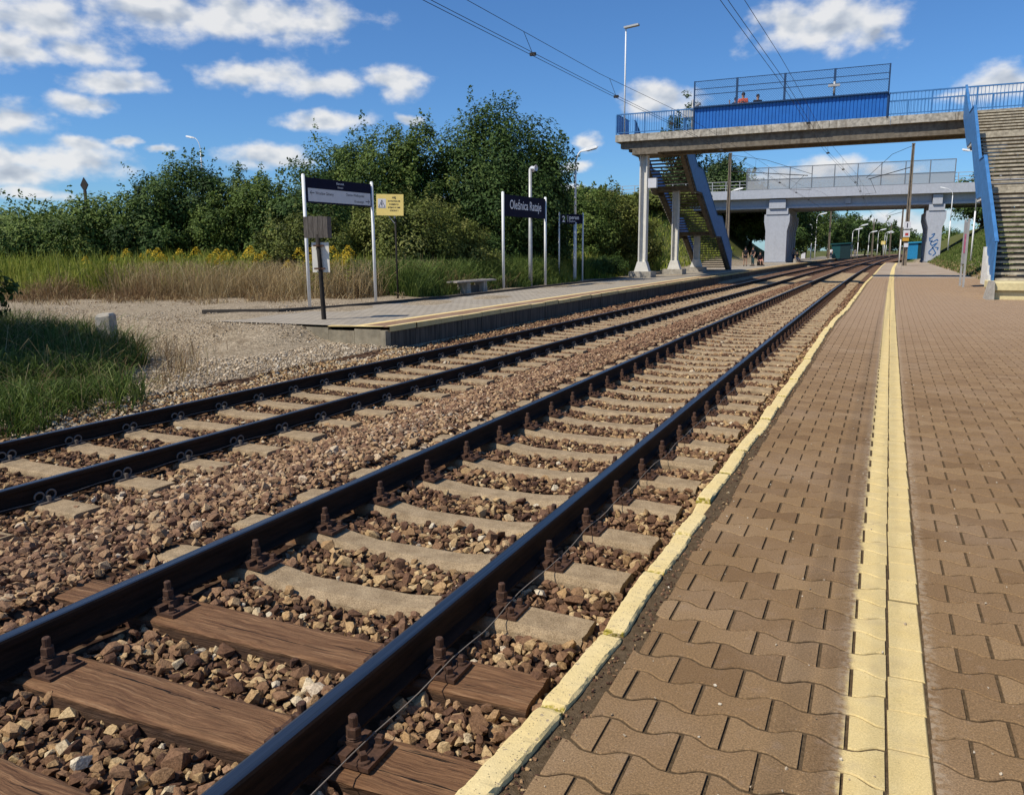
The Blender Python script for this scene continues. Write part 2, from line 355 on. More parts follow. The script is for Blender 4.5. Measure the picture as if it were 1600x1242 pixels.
def m_bed(t):
    p = t.pos(); v = t.voro(p, 19); vc = t.add('ShaderNodeTexVoronoi'); t.put(vc.inputs['Vector'], p); vc.inputs['Scale'].default_value = 19
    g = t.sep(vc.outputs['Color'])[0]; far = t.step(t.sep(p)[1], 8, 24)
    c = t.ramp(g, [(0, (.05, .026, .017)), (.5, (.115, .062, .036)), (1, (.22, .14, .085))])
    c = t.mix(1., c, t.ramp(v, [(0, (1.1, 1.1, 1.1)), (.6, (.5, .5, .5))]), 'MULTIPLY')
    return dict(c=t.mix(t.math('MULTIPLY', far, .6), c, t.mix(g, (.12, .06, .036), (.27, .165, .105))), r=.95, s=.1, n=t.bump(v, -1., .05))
M_BED = material('ballast_bed', m_bed)
def m_ground(t):
    p = t.pos(); x, y, z = t.sep(p); n = t.noise(p, .55, 5, .6); f = t.noise(p, 26, 4, .7)
    sand = t.mix(n, (.31, .25, .175), (.45, .385, .29)); gv = t.add('ShaderNodeTexVoronoi'); t.put(gv.inputs['Vector'], p); gv.inputs['Scale'].default_value = 34; gs = t.sep(gv.outputs['Color'])[0]; sand = t.mix(1., sand, t.ramp(gs, [(0, (.55, .54, .52)), (.5, (.95, .95, .95)), (1, (1.4, 1.38, 1.35))]), 'MULTIPLY'); sand = t.mix(t.step(t.noise(p, 2.2, 5, .65), .5, .7), sand, t.mix(.55, sand, (.17, .13, .085))); sand = t.mix(1., sand, t.ramp(f, [(.3, (.55, .53, .5)), (.7, (1.25, 1.23, 1.2))]), 'MULTIPLY')
    dirt = t.mix(f, (.10, .07, .04), (.24, .165, .09))
    veg = t.math('MAXIMUM', t.step(t.math('MULTIPLY_ADD', t.math('SUBTRACT', n, .5), 1.6, t.math('ADD', z, .0)), .25, .9), t.step(t.math('ADD', y, t.math('MULTIPLY', n, 8)), 150, 180))
    grass = t.mix(t.noise(p, 3, 5), (.05, .075, .02), (.15, .14, .05))
    return dict(c=t.mix(veg, t.mix(t.step(n, .52, .68), sand, t.mix(.35, sand, dirt)), grass), r=1., s=.05, n=t.bump(f, .8, .04))
M_GROUND = material('sandy_ground', m_ground)

# ---------------------------------------------------------------- ground
def terrain(x, y):
    x = np.asarray(x, float); y = np.asarray(y, float); xc = x - KX*np.maximum(y, 0)**2*.6
    sm = lambda v, a, b: np.clip((v-a)/(b-a), 0, 1)**2*(3-2*np.clip((v-a)/(b-a), 0, 1))
    left = -.36 + .30*np.maximum(sm(y, 13.5, 18)*sm(-x, 9, 12), 1.155*sm(y, 11.0, 12.9)*sm(-x, 9.7, 10.6))
    z = np.where(xc < -8.2, left, -.75)
    z = np.where(xc > 4.3, np.where(y > 30, -.02, -.05), z)
    # road embankment on both sides of the overpass
    hill = 7.5*sm(-np.abs(y-106), -42, -8)
    lw = sm(-xc, 12.6, 25); z = np.where(xc < -12, np.maximum(z, z + hill*lw), z)
    rw = np.clip((xc-4.4)/11, 0, 1); z = np.where(xc > 4.3, np.maximum(z, np.maximum(hill*rw, np.clip((xc-4.4)*.6, 0, 4.6)*sm(y, 31, 46))), z)
    z = np.where((xc < -15), z + .5*sm(-xc, 15, 30)*sm(y, 20, 40), z)
    return z
def grid(xs, ys, fz):
    X, Y = np.meshgrid(xs, ys); Z = fz(X, Y); V = np.stack([X, Y, Z], -1).reshape(-1, 3); nx, ny = len(xs), len(ys)
    i = (np.arange(ny-1)[:, None]*nx + np.arange(nx-1)[None]).ravel(); return V, np.stack([i, i+1, i+nx+1, i+nx], 1)
gx = np.concatenate([np.linspace(-3000, -100, 12), np.arange(-96, -20, 3), np.arange(-19.5, -8, .5), np.arange(-8, 4.3, .7), np.arange(4.5, 20, .75), np.arange(22, 96, 4), np.linspace(100, 3000, 12)])
gy = np.concatenate([np.linspace(-300, -20, 6), np.arange(-15, 26, .6), np.arange(27, 150, 1.8), np.arange(155, 420, 8), np.linspace(450, 4000, 12)])
V, F = grid(gx, gy, terrain); V[:, 2] += np.where(V[:, 0] < -8.5, .05*np.sin(V[:, 0]*1.7+V[:, 1]*.6)*np.cos(V[:, 1]*1.1), 0)*(np.abs(V[:, 0]) < 60)
tag(link('ground', np_mesh('ground', V, F, M_GROUND, smooth=True)), kind='structure')

# ---------------------------------------------------------------- near platform (right): paving of bone-shaped concrete blocks
P, L = .15, .215
ys_far = np.concatenate([np.arange(-4, 60, 2.), np.arange(60, 100, 4)])
def strip(name, ys, f0, f1, z, mt, attrs=None, kind='structure'):
    """flat sheet between two curves"""
    a, b = f0(ys), f1(ys); n = len(ys); V = np.concatenate([np.stack([a, ys, np.full(n, z)], 1), np.stack([b, ys, np.full(n, z)], 1)])
    i = np.arange(n-1); F = np.stack([i, n+i, n+i+1, i+1], 1)
    return link(name, np_mesh(name, V, F, mt, attrs))
body = MB().mat(M_WALL)
for a, b in zip(ys_far[:-1], ys_far[1:]):
    xa, xb = float(edge_c(a))+.07, float(edge_c(b))+.07
    body.raw([(xa, a, -.8), (xb, b, -.8), (xb, b, -.10), (xa, a, -.10), (xa+14, a, -.10), (xb+14, b, -.10)], [(0, 3, 2, 1), (3, 4, 5, 2)])
platform = tag(body.build('platform'), kind='structure')
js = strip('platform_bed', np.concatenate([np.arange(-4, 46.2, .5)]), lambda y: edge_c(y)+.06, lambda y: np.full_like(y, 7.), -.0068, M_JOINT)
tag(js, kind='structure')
fs = strip('platform_far_paving', np.concatenate([np.arange(45.2, 100, 2.)]), lambda y: edge_c(y)+.1, lambda y: np.full_like(y, 4.9)+.02*(y-45), .001, M_PLAT); tag(fs, kind='structure')

def pavers():
    Vs, Fs, tones, us, rims = [], [], [], [], []
    nx = 11; d = .0175; base = 0
    ncell = nx+2
    for row in range(int((1.0)/P), int(45.5/P)):
        y0 = row*P; ph = .5*(row % 2)
        yv = (row+.5)*P; g = float(yel_g(yv)); xl = float(edge_c(yv)) + .138 - g; xr = 3.2 if yv < 6 else 4.6
        xr = min(xr, 1.2 + yv*.55) + .4
        xs = []
        # blocks left of the square column, square column, blocks right of it
        k0 = math.floor((xl-.117)/L - ph); k = k0
        while True:
            a = .117 + (k+ph)*L; b = a+L
            if a >= .117-1e-6: break
            b = min(b, .117); a2 = max(a, xl + rng.uniform(-.008, .012))
            if b-a2 > .022: xs.append((a2, b, ph))
            k += 1
        k = math.floor(-ph)
        while True:
            a = .228 + (k+ph)*L; b = a+L
            if a > xr: break
            a2 = max(a, .228)
            if b-a2 > .04: xs.append((a2, b, ph))
            k += 1
        for (a, b, ph_) in xs:
            ga, gb = .0058, .0058
            x = np.linspace(a+ga, b-gb, nx); dx, dy = rng.normal(0, .0012, 2); dz = rng.normal(0, .0005); tilt = rng.normal(0, .003, 2)
            wv = np.clip(np.cos(2*np.pi*((x-(.117 if a < .117 else .228))/L - ph_))*1.5, -1, 1)
            lo = y0 - d*wv + .0038; hi = y0+P + d*wv - .0038
            c = .0045
            xx = np.concatenate([[a+ga-.0005], x, [b-gb+.0005]]); lo = np.concatenate([[lo[0]], lo, [lo[-1]]]); hi = np.concatenate([[hi[0]], hi, [hi[-1]]])
            X = np.concatenate([[x[0]], np.concatenate([[x[0]+c], x[1:-1], [x[-1]-c]]), [x[-1]]])
            rowsY = [lo, lo, lo+c, hi-c, hi, hi]; rowsZ = [-.016, -.0045, 0, 0, -.0045, -.016]
            G = np.zeros((6, ncell, 3))
            for r_ in range(6):
                G[r_, :, 0] = X; G[r_, :, 1] = rowsY[r_]; z = np.full(ncell, rowsZ[r_]); z[0] = min(z[0], -.0048); z[-1] = min(z[-1], -.0048); G[r_, :, 2] = z
            # end walls: drop first and last column by an extra column
            E0 = G[:, :1].copy(); E0[..., 2] = -.016; E1 = G[:, -1:].copy(); E1[..., 2] = -.016
            G = np.concatenate([E0, G, E1], 1)
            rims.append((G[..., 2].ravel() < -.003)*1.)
            G[..., 2] += dz + tilt[0]*(G[..., 0]-(a+b)/2) + tilt[1]*(G[..., 1]-yv)
            us.append(G[..., 0].ravel().copy())
            G[..., 0] += dx + g; G[..., 1] += dy + .008*np.sin(yv*.9+G[..., 0]*1.1)
            Vs.append(G.reshape(-1, 3)); tones.append(np.full(G.shape[0]*G.shape[1], np.clip(rng.normal(.5, .2), 0, 1)))
        # square blocks, staggered pairs
    n2 = ncell+2
    nb = len(Vs); per = 6*n2
    i = (np.arange(5)[:, None]*n2 + np.arange(n2-1)[None]).ravel(); Fc = np.stack([i, i+1, i+n2+1, i+n2], 1)
    F = (Fc[None] + (np.arange(nb)*per)[:, None, None]).reshape(-1, 4)
    V = np.concatenate(Vs); tn = np.concatenate(tones); uu = np.concatenate(us)
    # square yellow blocks
    yb = np.arange(1., 45.4, .215); V2, T2 = [], []
    for y in yb:
        g = float(yel_g(y+.1)); a, b = .1195+g, .2255+g; o = rng.normal(0, .0015, 3); c = .004
        q = []
        for (ins, z) in ((0, -.016), (0, -.004), (c, 0)):
            q += [(a+ins, y+.002+ins, z), (b-ins, y+.002+ins, z), (b-ins, y+.213-ins, z), (a+ins, y+.213-ins, z)]
        q = np.array(q) + o; V2.append(q); T2.append(np.full(12, .6))
    F2c = np.array([(0,1,5,4),(1,2,6,5),(2,3,7,6),(3,0,4,7),(4,5,9,8),(5,6,10,9),(6,7,11,10),(7,4,8,11),(8,9,10,11)])
    F2 = (F2c[None] + len(V) + (np.arange(len(yb))*12)[:, None, None]).reshape(-1, 4)
    V2 = np.concatenate(V2); u2_ = np.full(len(V2), .17)
    return np.concatenate([V, V2]), np.concatenate([F, F2]), np.concatenate([tn, np.concatenate(T2)]), np.concatenate([uu, u2_]), np.concatenate(rims + [np.tile([1.]*8+[0.]*4, len(yb))])
V, F, tn, uu, rim = pavers()
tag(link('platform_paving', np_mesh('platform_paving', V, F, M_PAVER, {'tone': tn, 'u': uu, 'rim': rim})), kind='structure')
yl = strip('platform_line', np.arange(44.6, 97, 2.), lambda y: yel_g(y)-.0, lambda y: yel_g(y)+.226, .006, flat('yellow_line_paint', (.74, .58, .25), .9, 0, .15, 8)); tag(yl, kind='structure')

# kerb blocks along the platform edge, each a loose concrete slab of its own
def kerb_mesh(ln, w, seed):
    r = np.random.default_rng(seed); ny, prof = 26, [(0, -.32), (0, -.022), (.004, -.005), (.012, 0), (w*.5, .001), (w-.009, 0), (w-.002, -.007), (w, -.03), (w, -.2)]
    k = len(prof); V, en = [], []
    ph = r.uniform(0, 6, 6); e0, e1 = r.uniform(.002, .016, 2)
    for i in range(ny+1):
        s = i/ny; y = s*ln; near_end = min(s, 1-s)*ln; drop = (e0 if s < .5 else e1)*math.exp(-near_end/.009)
        for j, (x, z) in enumerate(prof):
            top = 1 if 1 <= j <= 7 else 0
            nx = .0022*math.sin(y*9+ph[0])*top + (.0012*math.sin(y*47+ph[1]+j*2)+.0009*r.normal() if top else 0); nz = (-.0022*abs(math.sin(y*11+ph[2]+j*.7)) + .0007*r.normal() - (.006*max(0, math.sin(y*31+ph[3]+j)-.93)*14 if j in (2, 5, 6) else 0))*top
            V.append((x+nx - (.006*math.exp(-near_end/.02) if j > 5 else 0), y + (0 if 0 < i < ny else .004*r.normal()), z+nz-drop*top)); en.append(math.exp(-near_end/.035))
    F = [(i*k+j, i*k+j+1, (i+1)*k+j+1, (i+1)*k+j) for i in range(ny) for j in range(k-1)]
    me = np_mesh('kerb_block', V, F, M_KERB, {'end': en}, False)
    me2 = bpy.data.meshes.new('x'); bm = bmesh.new(); bm.from_mesh(me)
    bm.verts.ensure_lookup_table(); bm.faces.new([bm.verts[j] for j in range(k)][::-1]); bm.faces.new([bm.verts[ny*k+j] for j in range(k)])
    bmesh.ops.recalc_face_normals(bm, faces=bm.faces); bm.to_mesh(me); bm.free(); bpy.data.meshes.remove(me2)
    return me
cuts = [.95, 1.52, 2.09, 2.63, 3.25, 3.78, 4.12, 4.40, 4.98]
while cuts[-1] < 52: cuts.append(cuts[-1] + rng.uniform(.52, .64))
knames = {2: 'with mossy joint at its near end', 6: 'short and badly broken', 7: 'short, chipped and pushed out of line'}
for i, (a, b) in enumerate(zip(cuts[:-1], cuts[1:])):
    xa, xb = float(edge_c(a)), float(edge_c(b)); w = .088 if a < 6 else .10
    o = link('kerb_block', kerb_mesh(b-a-.012, w, 100+i), None, (xa + rng.normal(0, .006) - (.045 if i == 7 else 0), a+.006, .012+rng.normal(0, .004) - (.025 if i == 6 else 0)))
    o.rotation_euler = (rng.normal(0, .004), rng.normal(0, .012), -math.atan2(xb-xa, b-a) + rng.normal(0, .008) + (.10 if i == 6 else 0) - (.05 if i == 7 else 0))
    lab = (f'yellow painted kerb block {knames[i]}, {ORD[i+1]} from the camera' if i in knames else f'yellow painted kerb block on the near platform edge, {ORD[i+1]} from the camera') if i < 15 else 'distant yellow kerb block of the near platform edge, one of the alike far row'
    tag(o, lab, 'kerb block', 'kerb blocks along the near platform edge')
fk = MB().mat(M_KERB)
for a, b in zip(np.arange(cuts[-1], 96, 3), np.arange(cuts[-1]+3, 99, 3)):
    xa, xb = float(edge_c(a)), float(edge_c(b)); fk.raw([(xa, a, -.3), (xb, b, -.3), (xa, a, .01), (xb, b, .01), (xa+.11, a, .01), (xb+.11, b, .01)], [(0, 1, 3, 2), (2, 3, 5, 4)])
tag(fk.build('kerb'), kind='structure')

# ---------------------------------------------------------------- far platform (left)
y2 = np.concatenate([np.arange(12.9, 60, 1.), np.arange(60, 300, 5.)])
n = len(y2); cols = [0, .09, .66, .86, 4.1]
V = np.concatenate([np.stack([wall_c(y2) - c, y2, np.full(n, 0.)], 1) for c in cols]); U = np.concatenate([np.full(n, c) for c in cols])
V[4*n:, 0] = np.minimum(V[4*n:, 0], -12.2 - .5*np.clip((22-y2)/8, 0, 1))
F = np.concatenate([np.stack([np.arange(n-1)+(k+1)*n, np.arange(n-1)+k*n, np.arange(1, n)+k*n, np.arange(1, n)+(k+1)*n], 1) for k in range(4)])
tag(link('far_platform', np_mesh('far_platform', V, F, M_PLAT2, {'u': U})), kind='structure')
wl = MB().mat(M_WALL)
for a, b in zip(y2[:-1], y2[1:]):
    xa, xb = float(wall_c(a)), float(wall_c(b)); j = rng.normal(0, .012) if a < 60 else 0
    wl.raw([(xa+j, a+.008, -.8), (xb+j, b-.008, -.8), (xb+j, b-.008, -.09), (xa+j, a+.008, -.09), (xa+j-.12, a+.008, -.8), (xa+j-.12, a+.008, -.09), (xb+j-.12, b-.008, -.8), (xb+j-.12, b-.008, -.09)],
           [(0, 1, 2, 3), (0, 3, 5, 4), (1, 6, 7, 2), (2, 7, 5, 3)])
wl.mat(material('dusty_grey_concrete', m_conc((.27, .235, .17), .25, .5)))
wl.box((-9.15, 12.86, -.7), (-8.55, 12.96, -.05)); wl.box((-9.78, 12.88, -.7), (-9.17, 12.96, -.09)); wl.box((-8.53, 12.80, -.7), (-8.40, 12.98, -.06))
wl.box((-12.2, 12.9, -.5), (-9.8, 12.97, -.05))
tag(wl.build('far_platform_wall'), kind='structure')
cp = MB().mat(material('worn_edge_concrete', m_kerb))
for a, b in zip(y2[:-1], y2[1:]):
    xa, xb = float(wall_c(a)), float(wall_c(b)); j = rng.normal(0, .008) if a < 60 else 0; z = .012+rng.normal(0, .006)*(a < 60)
    cp.raw([(xa+.03+j, a+.01, -.088), (xb+.03+j, b-.01, -.088), (xb+.03+j, b-.01, z), (xa+.03+j, a+.01, z), (xa-.09, a+.01, z), (xb-.09, b-.01, z)], [(0, 1, 2, 3), (3, 2, 5, 4)])
cp.raw([(-9.78, 12.85, -.02), (-8.52, 12.85, .012), (-8.52, 12.97, .012), (-9.78, 12.97, .004)], [(0, 1, 2, 3)])
tag(cp.build('far_platform_kerb'), kind='structure')
bk = MB().mat(flat('dark_kerb', (.07, .06, .05), .95))     # dark kerb at the back of the far platform
bp = [(-14.9, 14.7), (-13.3, 15.6), (-12.75, 17), (-12.45, 19.5), (-12.2, 22), (-12.2, 30), (-12.22, 36), (-12.25, 41.6)]
for (x0, y0), (x1, y1) in zip(bp[:-1], bp[1:]): bk.bar((x0, y0, .02), (x1, y1, .02), .10, .10)
tag(bk.build('back_kerb'), kind='structure')
# ---------------------------------------------------------------- rails
def rail_mesh(cx, top, ys, h=.16):
    pr = [(-.0625, -h), (.0625, -h), (.0625, -h+.011), (.012, -h+.028), (.008, -h+.055), (.008, -.048), (.034, -.036), (.036, -.012), (.030, -.003), (.020, 0), (-.020, 0), (-.030, -.003), (-.036, -.012), (-.034, -.036), (-.008, -.048), (-.008, -h+.055), (-.012, -h+.028), (-.0625, -h+.011)]
    k = len(pr); b = MB(); vs = [(float(cx(y))+x, y, top+z) for y in ys for x, z in pr]; b.v = vs
    for i in range(len(ys)-1):
        for j in range(k):
            j2 = (j+1) % k; b.mat(M_RTOP if 8 <= j <= 10 else M_RSIDE)
            b.f.append((i*k+j, i*k+j2, (i+1)*k+j2, (i+1)*k+j)); b.m.append(b.cur); b.sm.append(False)
    return b
ry = np.concatenate([np.arange(-1, 60, 1.5), np.arange(60, 430, 6)])
LR = 'rails of the two tracks'
for cx, top, off, lab in ((near_c, RAIL1, -.753, 'polished steel rail of the near track, on the side of the ballast between the tracks'),
                          (near_c, RAIL1, .753, 'polished steel rail of the near track, beside the yellow kerb'),
                          (far_c, RAIL2, -.753, 'dark steel rail of the far track, beside the far platform wall'),
                          (far_c, RAIL2, .753, 'dark steel rail of the far track, on the side of the ballast between the tracks')):
    tag(rail_mesh(lambda y: cx(y)+off, top, ry).build('rail'), lab, 'rail', LR)
def cable(name, fx, z, y0, y1, lab, ysl=None):
    b = MB().mat(M_CABLE); pts = []
    y = y0
    while y < y1:
        pts.append((fx(y) + .006*math.sin(y*5.1)+.004*math.sin(y*11), y, z + .008*math.sin(y*7.7))); y += .14 if y < 12 else .6
    b.tube(pts, .0026, 5); tag(b.build(name), lab, 'cable', 'thin cables along the rail feet')
M_CABLE = flat('grey_cable', (.20, .17, .14), .5)
cable('cable', lambda y: float(near_c(y))+.753+.155, RAIL1-.125, 1.0, 30, 'thin grey cable along the near track rail beside the yellow kerb')
cable('cable', lambda y: float(far_c(y))+.753+.085, RAIL2-.135, 2.6, 30, 'thin pale cable along the far track rail facing the ballast between the tracks')
cable('cable', lambda y: float(far_c(y))-.753+.085, RAIL2-.135, 3.6, 30, 'thin pale cable along the far track rail nearest the far platform')

# ---------------------------------------------------------------- sleepers and fastenings
def loft_x(name, xs, prof, mt, seat_x, jit=0, seed=0, keep=None):
    """prof(x) -> half width bottom, half width top, z top, z bottom; a beam along X"""
    r = np.random.default_rng(seed); V, S, D = [], [], []; nT = 7
    for i, x in enumerate(xs):
        wb, wt, zt, zb = prof(x); row = [(-wb, zb), (-wb*.5-wt*.5, zt-.03), (-wt-.004, zt-.008)]
        for j in range(nT): row.append((-wt + 2*wt*(j+.5)/nT, zt))
        row += [(wt+.004, zt-.008), (wb*.5+wt*.5, zt-.03), (wb, zb)]
        for y, z in row:
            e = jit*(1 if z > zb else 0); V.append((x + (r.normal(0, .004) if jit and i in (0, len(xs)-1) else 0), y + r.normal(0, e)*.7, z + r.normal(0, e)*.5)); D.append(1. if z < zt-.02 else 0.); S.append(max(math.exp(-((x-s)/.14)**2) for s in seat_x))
    k = nT+6; n = len(xs); F = [(i*k+j, i*k+j+1, (i+1)*k+j+1, (i+1)*k+j) for i in range(n-1) for j in range(k-1)]
    me = np_mesh(name, V, F, mt, {'seat': S, 'side': D})
    bm = bmesh.new(); bm.from_mesh(me); bm.verts.ensure_lookup_table()
    bm.faces.new([bm.verts[j] for j in range(k)]); bm.faces.new([bm.verts[(n-1)*k+j] for j in range(k)][::-1]); bmesh.ops.recalc_face_normals(bm, faces=bm.faces)
    bm.to_mesh(me); bm.free(); return me
SEAT = (-.753, .753)
xs = np.linspace(-1.3, 1.3, 53)
def p_conc(x):
    a = abs(x); top = -.045*np.clip((.64-a)/.34, 0, 1)**.8 if a < .64 else (0 if a < 1.0 else -.012*(a-1.0)/.3)
    wt = .105 if a > .6 else .085+.02*np.clip((a-.3)/.3, 0, 1); return .15, wt, float(top), -.2
conc_me = [loft_x('sleeper', xs, p_conc, M_SLEEPER, SEAT, .0015, s) for s in (1, 2, 3)]
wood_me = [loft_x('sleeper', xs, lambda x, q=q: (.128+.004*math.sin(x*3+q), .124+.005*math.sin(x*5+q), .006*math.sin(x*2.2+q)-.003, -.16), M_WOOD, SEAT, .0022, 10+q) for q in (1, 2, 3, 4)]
p_flat = lambda x: (.14, .115, -.0 if abs(x) > .55 else -.015, -.2)
flat_me = [loft_x('sleeper', xs, p_flat, M_SLEEPER, SEAT, .0015, 20+s) for s in (1, 2)]
def hexbolt(b, x, y, z, r, h, washer=True):
    M = Matrix.Translation((x, y, z)) @ Matrix.Rotation(rng.uniform(0, 1), 4, 'Z')
    if washer: b.lathe([(r*1.5, 0), (r*1.5, .006), (r*1.25, .009)], 12, M); M = M @ Matrix.Translation((0, 0, .009))
    b.lathe([(r, 0), (r, h*.85), (r*.86, h)], 6, M)
# ribbed plate with screws (side = -1 / +1 : which side of the rail)
def plate_mesh():
    b = MB().mat(M_RUST); b.box((-.215, -.082, 0), (.215, .082, .016))
    for s in (-1, 1):
        b.box((min(s*.085, s*.128), -.08, .013), (max(s*.085, s*.128), -.024, .040)); b.box((min(s*.085, s*.128), .024, .013), (max(s*.085, s*.128), .08, .040))
        for y in (-.052, .052):
            M = Matrix.Translation((s*.178, y, .016)); b.lathe([(.026, 0), (.024, .008), (.016, .010)], 14, M); b.lathe([(.017, .010), (.017, .032), (.012, .036)], 4, M @ Matrix.Rotation(.5+y*9, 4, 'Z'))
    return b.mesh('base_plate')
def clamp_mesh(s):
    b = MB().mat(M_RUST); x = s*.107
    b.prism([(s*.048, .014), (s*.062, .052), (s*.142, .052), (s*.150, .014), (s*.134, .014), (s*.126, .038), (s*.078, .038), (s*.066, .014)][::1 if s > 0 else -1], 'y', -.027, .027)
    for k in range(2): b.lathe([(.024, .052+.009*k), (.027, .056+.009*k), (.024, .060+.009*k)], 12, Matrix.Translation((x, 0, 0)))
    b.lathe([(.027, .070), (.027, .098), (.023, .103)], 6, Matrix.Translation((x, 0, 0)) @ Matrix.Rotation(.3*s, 4, 'Z'))
    b.lathe([(.0165, .02), (.0165, .138), (.013, .142)], 12, Matrix.Translation((x, 0, 0)))
    return b.mesh('clamp_bolt')
PLATE = plate_mesh(); CLAMP = {s: clamp_mesh(s) for s in (-1, 1)}
def merged_fastening():
    b = MB().mat(M_RUST)
    for me in (PLATE, CLAMP[-1], CLAMP[1]): b.raw([v.co[:] for v in me.vertices], [tuple(p.vertices) for p in me.polygons])
    return b.mesh('rail_fastening')
MERGED = merged_fastening()
near_ys = [.78, 1.41, 2.03, 2.65, 3.26, 3.88, 4.50, 5.14, 5.80, 6.45]
while near_ys[-1] < 68: near_ys.append(near_ys[-1]+.648)
first_far = None
SG = 'sleepers under the near track'
WL = ['timber sleeper at the very bottom of the photo under the near track', 'red-brown timber sleeper under the near track, cut by the bottom edge', 'red-brown cracked timber sleeper of the near track, second before the concrete ones', 'greyish split timber sleeper of the near track, last before the concrete ones']
def copy_children(src, dst):
    for ch in list(src.children):
        c = ch.copy(); col.objects.link(c); c.parent = dst
        for g in ch.children:
            k = g.copy(); col.objects.link(k); k.parent = c
proto = {}
ZS1 = RAIL1-.16-.013
for i, y in enumerate(near_ys):
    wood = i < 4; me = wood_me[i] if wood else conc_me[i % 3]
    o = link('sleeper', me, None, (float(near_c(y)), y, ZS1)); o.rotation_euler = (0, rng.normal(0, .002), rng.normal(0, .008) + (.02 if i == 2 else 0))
    if wood: lab = WL[i]
    elif i < 19: lab = f'concrete sleeper with dipped middle under the near track, {ORD[i-3]} beyond the timber ones'
    else: lab = 'distant concrete sleeper of the near track, one of the alike row towards the footbridge'
    tag(o, lab, 'sleeper', SG)
    if y > 42: continue
    key = 'full' if y < 12 else 'far'
    if key not in proto:
        for s in SEAT:
            if key == 'full':
                pl = link('base_plate', PLATE, o, (s, 0, 0), 0)
                for q in (-1, 1): link('clamp_bolt', CLAMP[q], pl)
            else: link('rail_fastening', MERGED, o, (s, 0, 0))
        proto[key] = o
    else: copy_children(proto[key], o)
# far track: concrete sleepers with looped spring clips
M_CLIP = flat('dull_spring_steel', (.17, .145, .125), .55, .4)
def clip_mesh(s):
    b = MB().mat(M_CLIP)
    for y in (-.046, .046):
        pts = [(s*(.060+.004*math.cos(a)), y + .036*math.cos(a), .048+.034*math.sin(a)) for a in np.linspace(-2.3, 3.6, 13)]
        b.tube(pts, .0085, 6)
    b.box((min(s*.06, s*.115), -.012, 0), (max(s*.06, s*.115), .012, .05)); b.box((min(s*.052, s*.125), -.085, 0), (max(s*.052, s*.125), .085, .012)); return b.mesh('spring_clip')
CLIP = {s: clip_mesh(s) for s in (-1, 1)}
far_ys = [2.55, 3.20, 3.87, 4.54, 5.20, 5.85, 6.49]
while far_ys[-1] < 62: far_ys.append(far_ys[-1] + .648)
ZS2 = RAIL2-.16; fproto = None
for i, y in enumerate(far_ys):
    o = link('sleeper', flat_me[i % 2], None, (float(far_c(y)), y, ZS2)); o.rotation_euler = (0, 0, rng.normal(0, .01) - .02*(y < 20))
    lab = f'pale concrete sleeper with looped clips, far track, {ORD[i-1]} from the left photo edge' if 2 <= i < 17 else ('concrete sleeper of the far track, cut off by the left edge' if i < 2 else 'distant concrete sleeper of the far track, one of the alike row along the platform wall')
    tag(o, lab, 'sleeper', 'sleepers under the far track')
    if y > 42: continue
    if fproto is None:
        for s in SEAT:
            for q in (-1, 1): link('spring_clip', CLIP[q], o, (s, 0, 0))
        fproto = o
    else: copy_children(fproto, o)

# ---------------------------------------------------------------- ballast: a bed and many single stones
def bed_z(x, y):
    x = np.asarray(x, float); y = np.asarray(y, float); c1 = near_c(y); c2 = far_c(y); d1 = np.abs(x-c1); d2 = np.abs(x-c2)
    z1 = ZS1 - .052 - .026*np.clip((.62-d1)/.3, 0, 1); z2 = ZS2 - .045 - .012*np.clip((.6-d2)/.3, 0, 1)
    w = np.clip((x-(c2+1.35))/((c1-1.35)-(c2+1.35)), 0, 1); mid = z2*(1-w) + (z1+.045)*w + .03*np.sin(w*math.pi)
    z = np.where(d1 < 1.3, z1, np.where(d2 < 1.3, z2, mid)); z = np.where(x > c1+1.3, z1-.01, z)
    z = np.where(x < c2-1.3, z2 + np.where(y < 13.2, .10, .03)*np.clip((c2-1.3-x)/.9, 0, 1), z)
    return z + .016*np.sin(x*5.1+y*2.3)*np.sin(y*4.3-x*1.7)
bx = np.linspace(-9.4, -.78, 90)
def bedmesh(ys):
    X, Y = np.meshgrid(np.linspace(0, 1, 90), ys); x0 = np.where(Y < 13.0, -9.2, wall_c(Y)); X = x0 + X*(edge_c(Y)+.02-x0); Z = bed_z(X, Y)-.012
    V = np.stack([X, Y, Z], -1).reshape(-1, 3); nx = 90; i = (np.arange(len(ys)-1)[:, None]*nx+np.arange(nx-1)[None]).ravel(); return V, np.stack([i, i+1, i+nx+1, i+nx], 1)
V, F = bedmesh(np.concatenate([np.arange(-2, 46, .25), np.arange(46, 110, 2), np.arange(112, 420, 6)]))
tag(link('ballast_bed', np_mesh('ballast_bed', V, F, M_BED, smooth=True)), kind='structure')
def rocks(nv):
    out = []
    for s in range(nv):
        r = np.random.default_rng(s+500); bm = bmesh.new(); dims = np.array([1, r.uniform(.65, 1), r.uniform(.45, .8)])
        pts = r.normal(size=(13, 3)); pts /= np.linalg.norm(pts, axis=1)[:, None]; pts *= r.uniform(.78, 1.08, (13, 1))
        pts = np.sign(pts)*np.abs(pts)**.8
        for p in pts*dims: bm.verts.new(p)
        res = bmesh.ops.convex_hull(bm, input=bm.verts); bmesh.ops.delete(bm, geom=[g for g in res['geom_interior'] if isinstance(g, bmesh.types.BMVert)], context='VERTS')
        bmesh.ops.triangulate(bm, faces=bm.faces); bm.verts.index_update()
        out.append((np.array([v.co[:] for v in bm.verts]), np.array([[v.index for v in f.verts] for f in bm.faces]))); bm.free()
    return out
ROCK = rocks(22)
